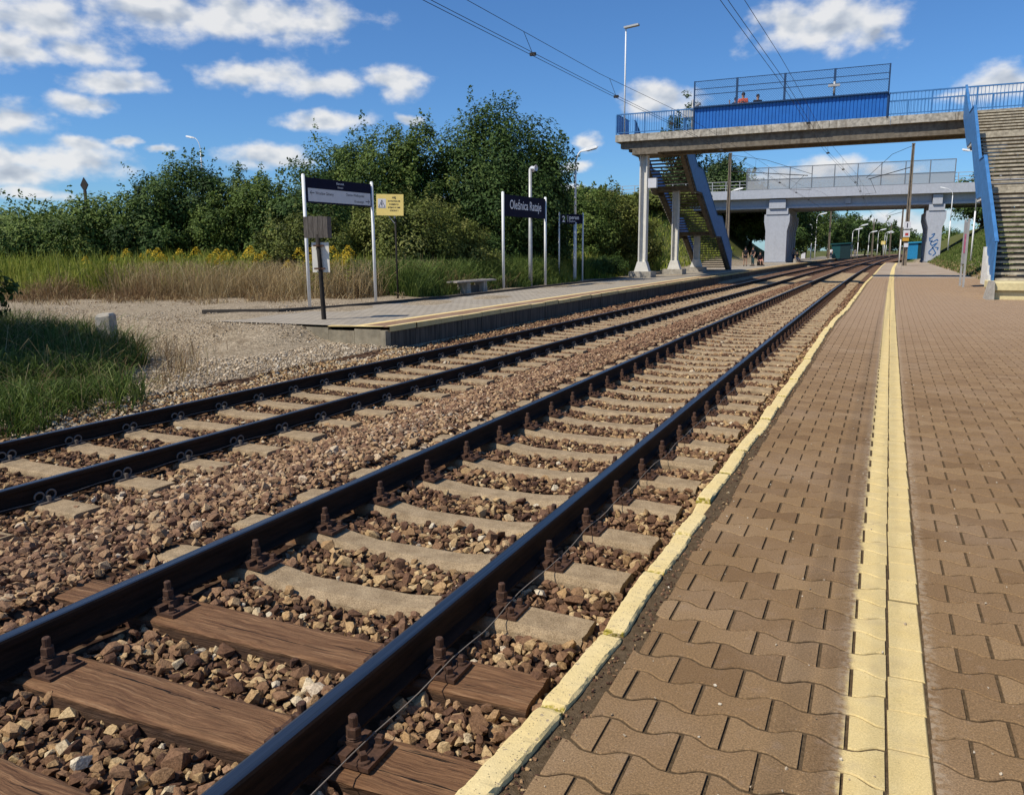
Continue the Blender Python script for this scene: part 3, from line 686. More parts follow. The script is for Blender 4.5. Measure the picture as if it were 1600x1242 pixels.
def rotmats(n, r):
    q = r.normal(size=(n, 4)); q /= np.linalg.norm(q, axis=1)[:, None]; w, x, y, z = q.T
    return np.stack([np.stack([1-2*(y*y+z*z), 2*(x*y-z*w), 2*(x*z+y*w)], -1), np.stack([2*(x*y+z*w), 1-2*(x*x+z*z), 2*(y*z-x*w)], -1), np.stack([2*(x*z-y*w), 2*(y*z+x*w), 1-2*(x*x+y*y)], -1)], 1)
def stones(name, pos, size, tone, mt, seed=3, flatn=.35, rust=None):
    r = np.random.default_rng(seed); kind = r.integers(0, len(ROCK), len(pos)); Vs, Fs, Ts, Rs = [], [], [], []; base = 0; rust = np.zeros(len(pos)) if rust is None else rust
    for k, (rv, rf) in enumerate(ROCK):
        idx = np.where(kind == k)[0]
        if not len(idx): continue
        M = rotmats(len(idx), r); v = np.einsum('nij,vj->nvi', M, rv)*size[idx][:, None, None]
        v[..., 2] *= (1-flatn*r.random(len(idx)))[:, None]; v += pos[idx][:, None, :]
        Vs.append(v.reshape(-1, 3)); Fs.append((rf[None]+(base+np.arange(len(idx))*len(rv))[:, None, None]).reshape(-1, 3)); base += len(idx)*len(rv)
        Ts.append(np.repeat(tone[idx], len(rv))); Rs.append(np.repeat(rust[idx], len(rv)))
    return link(name, np_mesh(name, np.concatenate(Vs), np.concatenate(Fs), mt, {'tone': np.concatenate(Ts), 'rust': np.concatenate(Rs)}))
def jgrid(x0, x1, y0, y1, s, r):
    X, Y = np.meshgrid(np.arange(x0, x1, s), np.arange(y0, y1, s)); return X.ravel()+r.uniform(-.48, .48, X.size)*s, Y.ravel()+r.uniform(-.48, .48, X.size)*s
PX_, PS_ = [], []
r = np.random.default_rng(11)
for (y0, y1, sp, s0, s1) in ((.7, 6.2, .036, .015, .036), (.7, 6.2, .11, .033, .050), (6.2, 13, .044, .018, .037), (6.2, 13, .16, .035, .045), (13, 24, .068, .030, .046), (24, 46, .12, .035, .055)):
    x, y = jgrid(-9.3, -.76, y0, y1, sp, r)
    dist = np.hypot(x, y); keep = (x > np.where(y < 12.7, far_c(y)-2.1-.3*np.sin(y*2.), wall_c(y)+.06)) & (x < edge_c(y)-.015)
    # leave out what the frame cannot see
    keep &= x > -1.6*y - .5
    d1 = np.abs(x-near_c(y)); d2 = np.abs(x-far_c(y)); keep &= (np.abs(d1-.753) > .075) & (np.abs(d2-.753) > .07)
    ny = np.abs(np.asarray(near_ys)[np.clip(np.searchsorted(near_ys, y), 1, len(near_ys)-1)]-y); ny2 = np.abs(np.asarray(near_ys)[np.clip(np.searchsorted(near_ys, y)-1, 0, 999)]-y); sl1 = np.minimum(ny, ny2)
    fy = np.asarray(far_ys); sl2 = np.minimum(np.abs(fy[np.clip(np.searchsorted(fy, y), 1, len(fy)-1)]-y), np.abs(fy[np.clip(np.searchsorted(fy, y)-1, 0, 999)]-y))
    keep &= ~((d1 < 1.31) & (sl1 < .128)) & ~((d2 < 1.31) & (sl2 < .135) & ((d2 < 1.1) | (r.random(x.size) > .3)))
    keep &= ~((np.abs(d1-.753) < .23) & (sl1 < .10))
    x, y = x[keep], y[keep]; sz = r.uniform(s0, s1, x.size)*r.choice([1, 1, .85, .65, 1.15], x.size)
    near_slp = (np.minimum(sl1[keep], .3)); z = bed_z(x, y) + sz*r.uniform(.05, .55, x.size) + (.02 if s0 > .032 and y1 < 7 else 0)
    z = np.where(sz > .036, z-.008, z)
    PX_.append(np.stack([x, y, z], 1)); PS_.append(sz)
pos = np.concatenate(PX_); sz = np.concatenate(PS_); x, y = pos[:, 0], pos[:, 1]
tone = r.beta(1.7, 2.0, len(x))*.92
tone -= .07*(np.abs(np.abs(x-near_c(y))-.753) < .30)
tone += .14*(x-near_c(y) > .45)*(x-near_c(y) < .9) + .10*(np.abs(x+4.4) < .9)*np.clip((y-2.5)/2, 0, 1)*np.clip((13-y)/5, 0, 1) + .22*((x < far_c(y)-1.05) & (y < 13.5)) - .02*(np.abs(x-near_c(y)+.3) < .5) - .08*(np.abs(x-far_c(y)) < .7)
tone = np.where(r.random(len(x)) < .012, 1.0, np.clip(tone, 0, .9))
rust = np.clip(1.15-np.abs(x-(near_c(y)+far_c(y))/2)/1.3, 0, 1)**.7*(.55+.45*r.random(len(x))); rust = np.maximum(rust, .75*(np.abs(np.abs(x-near_c(y))-.753) < .32)*r.random(len(x)))
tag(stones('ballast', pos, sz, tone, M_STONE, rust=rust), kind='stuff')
# pale gravel on the trodden path by the end of the far platform
x, y = jgrid(-22, -8.0, 6.5, 19, .054, r); fade = r.random(x.size) < np.clip((x+17)/4.5, .3, 1)*np.clip((17-y)/3, .35, 1)*((y < 12.9) | (x < -12.6))
k = fade & (x < far_c(y)-1.5) & (x > -1.6*y - .5); x, y = x[k], y[k]
gz = terrain(x, y) + .012
gz = np.where(x > -9.15, np.maximum(gz, bed_z(x, y)+.01), gz); sz = r.uniform(.008, .022, x.size)*r.choice([.7, 1, 1.5], x.size)*np.where(x > -10, 1.25, .9)
M_GRAVEL = material('pale_gravel', lambda t: dict(c=t.mix(1., t.ramp(t.attr('tone'), [(0, (.26, .19, .12)), (.5, (.44, .35, .24)), (1, (.60, .52, .40))]), t.ramp(t.noise(t.pos(), 80, 3), [(.3, (.75, .74, .72)), (.7, (1.2, 1.2, 1.2))]), 'MULTIPLY'), r=.95, s=.1))
tag(stones('gravel', np.stack([x, y, gz], 1), sz, r.random(x.size), M_GRAVEL, 5), kind='stuff')
# grit and crumbs lying on the near platform
x, y = r.uniform(-.75, 2.2, 420), 1.2 + 9*r.random(420)**1.6; k = x > edge_c(y)+.1; x, y = x[k], y[k]
tag(stones('grit', np.stack([x, y, np.full(len(x), .003)], 1), r.uniform(.002, .007, len(x)), np.clip(r.normal(.6, .3, len(x)), 0, 1), M_GRAVEL, 8), kind='stuff')
x, y = r.uniform(-.80, -.66, 900), 1.2 + 14*r.random(900)**1.3; x = edge_c(y) + .09 + .07*r.random(900)
tag(stones('kerb_grit', np.stack([x, y, np.full(len(x), -.004)], 1), r.uniform(.003, .011, len(x)), np.clip(r.normal(.3, .25, len(x)), 0, 1), M_STONE, 9), kind='stuff')
# ---------------------------------------------------------------- signs on the far platform
M_POSTW = flat('white_post_paint', (.78, .78, .76), .5, 0, .04)
M_NAVY = flat('navy_sign_enamel', (.008, .009, .028), .7, 0, .1, s=.12)
M_SIGNW = flat('white_sign_enamel', (.62, .62, .64), .4, 0, .04)
M_LETW = flat('white_lettering', (.82, .82, .84), .5, 0, .02)
M_LETB = flat('dark_lettering', (.012, .013, .03), .5, 0, .02)
M_GALV = flat('galvanised_steel', (.42, .42, .41), .5, .35, .1)
M_YSIGN = flat('yellow_sign', (.80, .62, .20), .5, 0, .05)
M_BLACK = flat('black_tarred_wood', (.022, .018, .015), .8, 0, .3)
M_GREYWOOD = material('grey_weathered_boards', lambda t: (lambda n: dict(c=t.ramp(n, [(.3, (.05, .042, .036)), (.7, (.20, .175, .15))]), r=.95, n=t.bump(n, .6, .01)))(t.noise(t.scale(t.pos(), (18, 18, 1.5)), 3, 6, .7)))
def face(p, q, z):
    """matrix whose X runs from p to q (ground points), Y up, Z out of the sign's face; origin at p, height z"""
    a = Vector((q[0]-p[0], q[1]-p[1], 0)); a.normalize(); n = a.cross(Vector((0, 0, 1)))
    m = Matrix((a, Vector((0, 0, 1)), n)).transposed().to_4x4(); m.translation = (p[0], p[1], z); return m
def two_post_sign(name, label, cat, A, B, ztop, base, r=.045):
    t = thing(name, label, cat, (A[0], A[1], base), 0); L_ = math.hypot(B[0]-A[0], B[1]-A[1])
    for q in (A, B):
        b = MB().mat(M_POSTW); b.tube([(q[0]-A[0], q[1]-A[1], -.1), (q[0]-A[0], q[1]-A[1], ztop-base)], r, 10); b.lathe([(r, ztop-base), (r*.7, ztop-base+.03), (.01, ztop-base+.035)], 10, Matrix.Translation((q[0]-A[0], q[1]-A[1], 0))); b.build('post', t)
    return t, L_
# direction sign
A, B = (-13.78, 17.39), (-13.56, 20.21)
t, L_ = two_post_sign('direction_sign', 'dark blue and white platform direction sign with arrows on two white posts', 'sign', A, B, 3.42, -.05)
F_ = Matrix.Translation((-A[0], -A[1], .05)) @ face(A, B, 0)
b = MB().mat(M_NAVY); b.box((.07, 2.72, -.03), (L_-.07, 3.37, .03), F_); b.build('board', t)
b = MB().mat(M_SIGNW); b.box((.12, 2.76, .03), (L_-.12, 3.10, .036), F_)
b.mat(M_LETB); b.text('Wrocław Główny', .115, F_ @ Matrix.Translation((.40, 2.945, .036)) @ Matrix.Diagonal((.86, 1, 1, 1)), .002)
b.text('Ostrów Wielkopolski', .105, F_ @ Matrix.Translation((L_-.40, 2.975, .036)) @ Matrix.Diagonal((.86, 1, 1, 1)), .002, 'RIGHT'); b.text('Krotoszyn', .10, F_ @ Matrix.Translation((L_-.42, 2.81, .036)), .002, 'RIGHT')
for x0, s in ((.19, 1), (L_-.17, -1)):
    zc = 2.985 if s == 1 else 2.86
    b.box((min(x0, x0+s*.17), zc-.010, .036), (max(x0, x0+s*.17), zc+.010, .038), F_)
    for k in (-1, 1): b.bar(F_ @ Vector((x0, zc, .037)), F_ @ Vector((x0+s*.07, zc+k*.055, .037)), .018, .002)
b.build('destination_panel', t)
b = MB().mat(M_SIGNW); b.mat(M_LETW); b.text('Kierunek', .085, F_ @ Matrix.Translation((L_/2, 3.255, .031)), .002, 'CENTER'); b.text('Direction', .06, F_ @ Matrix.Translation((L_/2, 3.16, .031)), .002, 'CENTER'); b.build('heading', t)
# yellow warning sign on a thin dark pole, turned towards the camera
yp = (-13.67, 21.61); t = thing('warning_sign', 'yellow warning sign with black triangle on a thin dark pole', 'sign', (yp[0], yp[1], -.05))
b = MB().mat(M_BLACK); b.tube([(0, 0, -.1), (0, 0, 2.55)], .028, 8); b.build('pole', t)
b = MB().mat(M_GALV); b.bar((0, -.03, 2.35), (-.26, -.18, 2.72), .03, .02); b.bar((0, -.04, 2.5), (.0, -.08, 3.2), .05, .02); b.build('bracket', t)
pa, pb = (-.50, -.28), (.30, .00); F_ = face(pa, pb, 2.60); Lw = math.hypot(pb[0]-pa[0], pb[1]-pa[1])
F_ = F_ @ Matrix.Rotation(R(-1.5), 4, 'Z')
b = MB().mat(M_YSIGN); b.box((0, 0, -.008), (Lw, .64, .008), F_); b.mat(M_SIGNW); b.box((.05, .22, .008), (.30, .50, .011), F_)
b.mat(M_LETB); tri_ = [(.075, .245), (.275, .245), (.175, .465)]
for i in range(3):
    (x0, y0), (x1, y1) = tri_[i], tri_[(i+1) % 3]; b.bar(F_ @ Vector((x0, y0, .012)), F_ @ Vector((x1, y1, .012)), .014, .003, F_.to_3x3() @ Vector((0, 0, 1)))
b.bar(F_ @ Vector((.175, .40, .012)), F_ @ Vector((.155, .31, .012)), .018, .003, F_.to_3x3() @ Vector((0, 0, 1))); b.bar(F_ @ Vector((.190, .36, .012)), F_ @ Vector((.175, .27, .012)), .014, .003, F_.to_3x3() @ Vector((0, 0, 1)))
for i, (s_, sz_) in enumerate((('HEJ', .085), ('ZATRZYMAJ SIĘ', .055), ('ROZEJRZYJ I', .055), ('SPÓJRZ W OBIE', .055), ('STRONY !', .06))): b.text(s_, sz_, F_ @ Matrix.Translation((.555, .51-.095*i, .009)), .002, 'CENTER', .0015)
b.build('panel', t)
# station name sign
A, B = (-13.19, 28.53), (-12.91, 32.21)
t, L_ = two_post_sign('station_sign', 'dark blue station name sign on two white posts, right of the bench', 'sign', A, B, 3.66, -.02, .055)
F_ = Matrix.Translation((-A[0], -A[1], .02)) @ face(A, B, 0)
b = MB().mat(M_NAVY); b.box((.09, 2.78, -.04), (L_-.09, 3.60, .04), F_); b.mat(M_LETW); b.text('Oleśnica Rataje', .50, F_ @ Matrix.Translation((L_/2+.0, 3.07, .041)) @ Matrix.Diagonal((.86, 1.0, 1, 1)), .003, 'CENTER', .004); b.build('board', t)
# platform number sign
A, B = (-13.71, 35.95), (-13.02, 37.35)
t, L_ = two_post_sign('platform_sign', 'small dark blue platform number sign with a 2, on two thin white posts', 'sign', A, B, 3.22, -.02, .04)
F_ = Matrix.Translation((-A[0], -A[1], .02)) @ face(A, B, 0)
b = MB().mat(M_NAVY); b.box((.04, 2.72, -.03), (L_-.04, 3.17, .03), F_); b.mat(M_LETW); b.text('2', .40, F_ @ Matrix.Translation((.16, 2.80, .031)), .003, 'LEFT', .006)
b.box((.52, 2.80, .031), (.54, 3.10, .034), F_); b.text('peron', .27, F_ @ Matrix.Translation((.62, 2.93, .031)), .003, 'LEFT', .004); b.text('platform', .12, F_ @ Matrix.Translation((.63, 2.80, .031)), .002); b.build('board', t)
# loudspeaker pole
t = thing('loudspeaker_pole', 'grey pole with two horn loudspeakers behind the station name sign', 'loudspeaker pole', (-13.27, 31.42, -.02))
b = MB().mat(M_GALV); b.tube([(0, 0, -.1), (0, 0, 1.2), (0, 0, 4.8)], [.085, .085, .065], 12); b.build('pole', t)
for dx, dy in ((.24, -.05), (-.02, .22)):
    b = MB().mat(M_SIGNW); d = Vector((dx, dy, 0)).normalized(); M = Matrix.Translation((0, 0, 4.82)) @ d.to_track_quat('Z', 'Y').to_matrix().to_4x4()
    b.lathe([(.05, .02), (.055, .16), (.08, .22), (.13, .30), (.125, .305), (.05, .22)], 14, M); b.build('horn', t)
# platform lamp
M_LAMP = flat('lamp_housing', (.74, .75, .74), .45, 0, .04); M_GLASS = flat('lamp_glass', (.55, .56, .55), .2, 0, .05)
def street_lamp(label, x, y, z, h, reach, ang, group=None, head=.9, r=.085, name='street_lamp'):
    t = thing(name, label, 'street lamp', (x, y, z), ang, group)
    b = MB().mat(M_POSTW); b.tube([(0, 0, -.2), (0, 0, h*.45)], [r, r*.95], 12); b.tube([(0, 0, h*.45), (0, 0, h*.86)], [r*.75, r*.6], 12); b.build('pole', t)
    b = MB().mat(M_POSTW); hr = h*.14; pts = [(reach*.62*(1-math.cos(a)), 0, h*.86 + hr*.86*math.sin(a)) for a in np.linspace(0, 1.35, 8)]; b.tube(pts, r*.42, 8); b.build('arm', t)
    e = Vector(pts[-1]); M = Matrix.Translation(e) @ Matrix.Rotation(-.22, 4, 'Y')
    b = MB().mat(M_LAMP); k = head
    b.raw([(-.05*k, -.07*k, -.05*k), (.28*k, -.15*k, -.09*k), (.92*k, -.13*k, -.07*k), (1.0*k, -.08*k, -.02*k), (-.05*k, .07*k, -.05*k), (.28*k, .15*k, -.09*k), (.92*k, .13*k, -.07*k), (1.0*k, .08*k, -.02*k),
           (-.05*k, -.05*k, .04*k), (.3*k, -.11*k, .09*k), (.9*k, -.09*k, .08*k), (-.05*k, .05*k, .04*k), (.3*k, .11*k, .09*k), (.9*k, .09*k, .08*k)],
          [(0, 1, 9, 8), (1, 2, 10, 9), (2, 3, 10), (4, 11, 12, 5), (5, 12, 13, 6), (6, 13, 7), (8, 9, 12, 11), (9, 10, 13, 12), (10, 3, 7, 13), (0, 8, 11, 4), (0, 4, 5, 1), (1, 5, 6, 2), (2, 6, 7, 3)], M)
    h_ = b.build('lamp_head', t); b = MB().mat(M_GLASS); b.box((.32*k, -.11*k, -.125*k), (.88*k, .11*k, -.085*k), M); b.build('lens', h_)
    return t
street_lamp('tall grey lamp post with curved arm, behind the small platform number sign', -13.27, 36.93, -.02, 6.25, .62, R(10), None, .78)
# bench of a weathered plank on concrete feet
t = thing('bench', 'broken low bench of weathered planks on concrete feet at the back of the far platform', 'bench', (-13.05, 25.55, -.03), R(90)-.06)
M_PLANK = material('sun_bleached_plank', lambda t: (lambda n: dict(c=t.ramp(n, [(.3, (.20, .17, .14)), (.7, (.50, .45, .39))]), r=.95, n=t.bump(n, .5, .01)))(t.noise(t.scale(t.pos(), (14, 1.5, 14)), 2, 6, .7)))
b = MB().mat(M_PLANK)
for k, (o0, o1) in enumerate(((-1.45, 1.35), (-1.2, 1.5), (-1.35, 1.15))): b.bar((o0, -.20+.17*k, .44), (o1, -.20+.17*k+.02, .44+.012*k), .145, .045)
b.build('seat', t)
for x in (-.55, .62):
    b = MB().mat(M_CONC); b.prism([(-.16, -.1), (.16, -.1), (.11, .41), (-.11, .41)], 'y', -.2, .2, Matrix.Translation((x, 0, 0))); b.build('foot', t, bevel=.01)
b = MB().mat(M_GREYWOOD); b.bar((-.48, .02, .17), (.55, .02, .15), .05, .26); b.build('brace', t)
# leaning tarred pole with a boarded box and a white plate
t = thing('signal_pole', 'short leaning black wooden pole with a boarded box and white plate, by the platform end', 'pole', (-10.73, 14.02, -.36))
b = MB().mat(M_BLACK); b.tube([(0, 0, -.15), (-.02, .0, .4), (-.05, 0, 1.5), (-.09, 0, 2.15)], [.055, .052, .047, .045], 10); b.tube([(.07, .03, -.1), (.06, .02, .32)], .035, 8); b.build('pole', t)
b = MB().mat(M_GREYWOOD); F_ = face((-.34, -.12), (.14, .06), 2.08)
for k in range(5): b.box((.004+k*.103, 0, -.02), (.1+k*.103, .44+.012*(k % 2), .01), F_)
b.box((.01, .02, -.30), (.49, .05, -.02), F_); b.box((.01, .40, -.30), (.49, .43, -.02), F_); b.box((.0, .0, -.30), (.02, .44, -.02), F_); b.box((.49, .0, -.30), (.51, .44, -.02), F_); b.box((.01, .01, -.32), (.5, .44, -.30), F_); b.build('box', t)
b = MB().mat(flat('white_plate', (.78, .75, .66), .7, 0, .06)); F_ = face((-.235, -.02), (.135, .12), 1.36); b.box((0, 0, -.01), (.37, .63, .0), F_); b.build('plate', t)
b = MB().mat(M_RUST)
for z in (1.44, 1.92): b.bar((-.18, -.035, z), (.08, -.01, z), .02, .035); b.lathe([(.068, -.02), (.068, .02)], 12, Matrix.Translation((-.06, 0, z)))
b.build('clamp', t)
# boundary stone in the grass
b = MB().mat(M_CONC); b.raw([(-.15, -.13, -.2), (.15, -.13, -.2), (.15, .13, -.2), (-.15, .13, -.2), (-.13, -.12, .66), (.14, -.12, .69), (.14, .11, .70), (-.13, .11, .675), (-.10, -.09, .72), (.11, -.08, .735), (.11, .08, .74), (-.10, .08, .73)],
    [(0, 1, 5, 4), (1, 2, 6, 5), (2, 3, 7, 6), (3, 0, 4, 7), (4, 5, 9, 8), (5, 6, 10, 9), (6, 7, 11, 10), (7, 4, 8, 11), (8, 9, 10, 11)], Matrix.Rotation(.35, 4, 'Z'))
tag(b.build('concrete_post', None, (-12.5, 10.05, -.36), .012), 'square concrete marker post standing in the shaded grass', 'post')

# ---------------------------------------------------------------- footbridge
M_BLUE = flat('blue_panel_paint', (.016, .135, .46), .45, 0, .08, 3, s=.4)
M_BLUE2 = flat('faded_blue_paint', (.05, .17, .38), .55, 0, .15, 4)
M_BLUED = flat('dark_blue_paint', (.02, .055, .13), .5, .1, .15)
YF, YR, ZD = 43.0, 45.4, 7.55         # front and rear of the deck, walking level
fb = thing('footbridge', 'concrete footbridge with blue railings crossing both tracks on stairs', 'footbridge', (-4.5, 44.2, 0))
fo = Vector((-4.5, 44.2, 0))
class FB(MB):
    def build(s, name, parent=fb, loc=None, bevel=0): return MB.build(s, name, parent, -fo if parent is fb else (0, 0, 0), bevel)
b = FB().mat(M_DECK)
for k in range(9):
    x0 = -13.2 + k*2.68; b.box((x0+.008, YF-.02*(k % 2), ZD-.36), (x0+2.672, YR, ZD))
b.box((8.5, YF, ZD-.36), (16, YR, ZD)); b.build('deck')
b = FB().mat(M_BEAM)
b.prism([(-12.95, ZD-.36), (-12.95, 6.86), (-12.3, 6.80), (-12.3, 6.58), (3.4, 6.60), (16, 6.60), (16, ZD-.36)][::-1], 'y', YF+.22, YF+.62)
b.prism([(-12.95, ZD-.36), (-12.95, 6.86), (-12.3, 6.80), (-12.3, 6.58), (3.4, 6.60), (16, 6.60), (16, ZD-.36)][::-1], 'y', YR-.62, YR-.22)
b.box((-12.3, YF+.15, 6.5), (-10.9, YR-.15, 6.585)); b.build('beam')
def railing(x0, x1, y, z, mt, h=1.07, step=.125):
    b = FB().mat(mt); b.box((x0, y-.03, z+h-.06), (x1, y+.03, z+h)); b.box((x0, y-.02, z+.08), (x1, y+.02, z+.12))
    n = int((x1-x0)/step)
    for i in range(n+1):
        x = x0+(x1-x0)*i/n; w = .035 if i % 12 == 0 else .011; b.box((x-w, y-w*.8, z if w > .02 else z+.12), (x+w, y+w*.8, z+h-.06))
    return b
railing(-13.15, -9.05, YF+.06, ZD, M_BLUE2).build('railing'); railing(.08, 16, YF+.06, ZD, M_BLUE2, 1.07, .15).build('railing'); railing(-9.9, 16, YR-.06, ZD, M_BLUE2, 1.07, .15).build('railing')
b = FB().mat(M_BLUE2); b.box((-13.15, YF+.06, ZD+1.01), (-13.09, YR-.06, ZD+1.07)); b.mat(M_BLUE)
b.box((-13.14, YF+.08, ZD+.1), (-13.10, YR-.1, ZD+1.0)); b.build('railing')
# blue wind panels with ribs and cap
b = FB().mat(M_BLUE); n = 56; x0, x1 = -9.0, .04; pts = []
for i in range(n):
    xa = x0+(x1-x0)*i/n; q = (x1-x0)/n; pts += [(xa, YF+.0), (xa+q*.72, YF+.0), (xa+q*.76, YF+.028), (xa+q*.96, YF+.028)]
for (xa, ya), (xb, yb_) in zip(pts[:-1], pts[1:]): b.raw([(xa, ya, ZD+.02), (xb, yb_, ZD+.02), (xb, yb_, ZD+1.05), (xa, ya, ZD+1.05)], [(0, 1, 2, 3)])
b.box((x0, YF+.03, ZD+.02), (x1, YF+.05, ZD+1.05)); b.build('wind_panel')
b = FB().mat(M_BLUED); b.box((x0-.02, YF-.13, ZD+1.05), (x1+.02, YF+.16, ZD+1.11)); b.build('panel_cap')
b = FB().mat(M_BLUED)
for x, w in ((-9.02, .03), (-6.9, .05), (-4.62, .05), (-2.35, .05), (.03, .035)): b.box((x-w, YF-.05, ZD+1.11 if w > .04 else ZD), (x+w, YF+.03, ZD+2.36))
for z in (2.34, 1.96, 1.68): b.box((-9.02, YF-.02, ZD+z-.015), (.05, YF+.015, ZD+z+.015))
b.build('screen_frame')
b = FB().mat(M_BLUED); s_ = .115; H_ = 1.24; k = -9.0-H_
while k < .03:
    for sg in (1, -1):
        xa, xb = (k, k+H_) if sg == 1 else (k+H_, k); za, zb = 1.11, 1.11+H_
        pa = [xa, za]; pb = [xb, zb]
        for pt, ot in ((pa, [xb, zb]), (pb, [xa, za])):
            for lim in (-9.0, .03):
                if (lim == -9.0 and pt[0] < lim) or (lim == .03 and pt[0] > lim):
                    f_ = (lim-pt[0])/(ot[0]-pt[0]); pt[1] += (ot[1]-pt[1])*f_; pt[0] = lim
        if abs(pa[0]-pb[0]) > .02: b.bar((pa[0], YF-.01, ZD+pa[1]), (pb[0], YF-.01, ZD+pb[1]), .007, .007, (0, 1, 0))
    k += s_
b.build('wire_mesh')
b = FB().mat(M_GALV); b.box((-2.62, YF-.2, ZD+1.52), (-2.1, YF-.06, ZD+1.62)); b.tube([(-2.35, YF-.1, ZD+1.2), (-2.35, YF-.1, ZD+1.75)], .05, 8); b.build('floodlight')
b = FB().mat(M_GALV); b.tube([(-9.6, YR-.06, ZD), (-9.6, YR-.06, ZD+1.9)], .04, 8); b.bar((-9.75, YR-.1, ZD+1.35), (-9.1, YR-.5, ZD+1.62), .14, .08); b.box((-10.1, YR-.2, ZD+1.0), (-9.1, YR-.1, ZD+1.35)); b.build('small_lamp')
# columns
def column(x, y, z1, w=.30, d=.42, base=True):
    b = FB().mat(M_WHITEC)
    for s in (-1, 1): b.box((x+s*w*.5-.06*(s > 0)-.0, y-d/2, .55), (x+s*w*.5+.06*(s < 0), y+d/2, z1))
    b.box((x-w*.38, y-.04, .55), (x+w*.38, y+.04, z1))
    if base:
        b.prism([(x-w*.5-.2, .32), (x+w*.5+.2, .32), (x+w*.5+.03, .85), (x-w*.5-.03, .85)], 'y', y-d/2-.02, y+d/2+.02)
        b.mat(M_CONC); b.box((x-.62, y-.6, -.1), (x+.62, y+.6, .32))
    return b
column(-11.75, 43.75, 6.5, .42, .46).build('column')
column(-11.4, 50.0, 5.05, .38, .4).build('column'); column(-11.45, 57.0, 2.45, .4, .36).build('column')
b = FB().mat(M_SIGNW); b.box((-11.4, 43.2, 4.75), (-10.95, 43.5, 5.25)); b.build('junction_box')
# stairs: three flights with two landings, open concrete treads between two stringers
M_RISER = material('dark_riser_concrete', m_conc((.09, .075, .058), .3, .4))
def stair(xl, xr, y0, sgn, panel_left, panel_right, wide):
    lv = [(y0, ZD)]; z = ZD; y = y0; segs = []
    for k, (dz, dy, ld) in enumerate(wide):
        segs.append((y, z, y+sgn*dy, z-dz)); y += sgn*dy; z -= dz
        if ld: segs.append((y, z, y+sgn*ld, z)); y += sgn*ld
    for i, (ya, za, yb, zb) in enumerate(segs):
        if za == zb:
            b = FB().mat(M_TREAD if wide is WR else M_BEAM); b.box((xl-.05, min(ya, yb), za-.22), (xr+.05, max(ya, yb), za)); b.build('landing'); continue
        b = FB().mat(M_BEAM)
        for x in (xl+.18, xr-.18): b.bar((x, ya, za-.32), (x, yb, zb-.32), .22, .30)
        fl = b.build('stair_flight'); n = max(3, round((za-zb)/.163))
        for k in range(n):
            f_ = (k+.5)/n; yy = ya+(yb-ya)*f_; zz = za+(zb-za)*(k+1)/n; dd = abs(yb-ya)/n*.56
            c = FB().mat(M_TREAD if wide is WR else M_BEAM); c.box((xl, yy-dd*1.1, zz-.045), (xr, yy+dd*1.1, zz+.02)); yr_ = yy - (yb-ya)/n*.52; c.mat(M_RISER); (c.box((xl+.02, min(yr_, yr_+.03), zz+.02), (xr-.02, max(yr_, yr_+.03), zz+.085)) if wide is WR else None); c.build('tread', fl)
    for on, x, s in ((panel_left, xl, -1), (panel_right, xr, 1)):
        if not on: continue
        b = FB().mat(on); top, bot = [], []
        for ya, za, yb, zb in segs:
            top += [(ya, za+1.06), (yb, zb+1.06)]; bot += [(ya, za-.30), (yb, zb-.30)]
        for i in range(len(top)-1):
            if top[i] == top[i+1]: continue
            (ya, a1), (yb, b1), (_, a0), (_, b0) = top[i], top[i+1], bot[i], bot[i+1]
            X0, X1 = x+s*.03, x+s*.075; b.raw([(X0, ya, a0), (X0, yb, b0), (X0, yb, b1), (X0, ya, a1), (X1, ya, a0), (X1, yb, b0), (X1, yb, b1), (X1, ya, a1)], [(0, 1, 2, 3), (7, 6, 5, 4), (0, 4, 5, 1), (3, 2, 6, 7), (1, 5, 6, 2), (0, 3, 7, 4)])
            b.bar((x+s*.05, ya, a1+.02), (x+s*.05, yb, b1+.02), .10, .04)
        b.build('stair_panel')
        b = FB().mat(M_WHITEC if wide is WR else M_BEAM)
        for ya, za, yb, zb in segs:
            n = max(1, round(abs(yb-ya)/.32))
            for k in range(n): yy = ya+(yb-ya)*(k+.5)/n; zz = za+(zb-za)*(k+.5)/n; b.box((x-.05, yy-.10, zz-.40), (x+.026, yy+.10, zz-.12))
        b.build('stringer')
    return segs
WR = [(1.62, 3.1, 1.75), (2.46, 3.9, 1.45), (2.95, 5.05, 0)]
WL_ = [(2.3, 4.1, 1.55), (2.55, 5.4, 1.9), (2.5, 4.9, 0)]
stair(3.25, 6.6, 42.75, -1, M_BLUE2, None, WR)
stair(-12.75, -10.1, 45.4, 1, M_BLUE2, M_BLUE2, WL_)
b = FB().mat(M_YELC); b.box((3.10, 26.0, -.1), (7.2, 28.2, .24)); b.box((3.06, 25.9, .245), (7.2, 28.2, .47)); b.build('stair_plinth', bevel=.02)
b = FB().mat(M_CONC); b.prism([(2.86, -.1), (3.08, -.1), (3.06, .5), (2.98, .5)], 'y', 25.8, 26.6); b.build('plinth_wing')
for x, y, z in ((6.3, 38.6, 5.6), (6.3, 33.2, 3.2)): b = FB().mat(M_WHITEC); b.box((x-.05, y-.06, -.1), (x+.05, y+.06, z)); b.build('column')
b = FB().mat(M_WHITEC)
for k in range(4): b.box((3.12, 27.9+k*.5, .3), (3.36, 28.35+k*.5, .62+k*.28))
b.build('stair_stringer_foot')
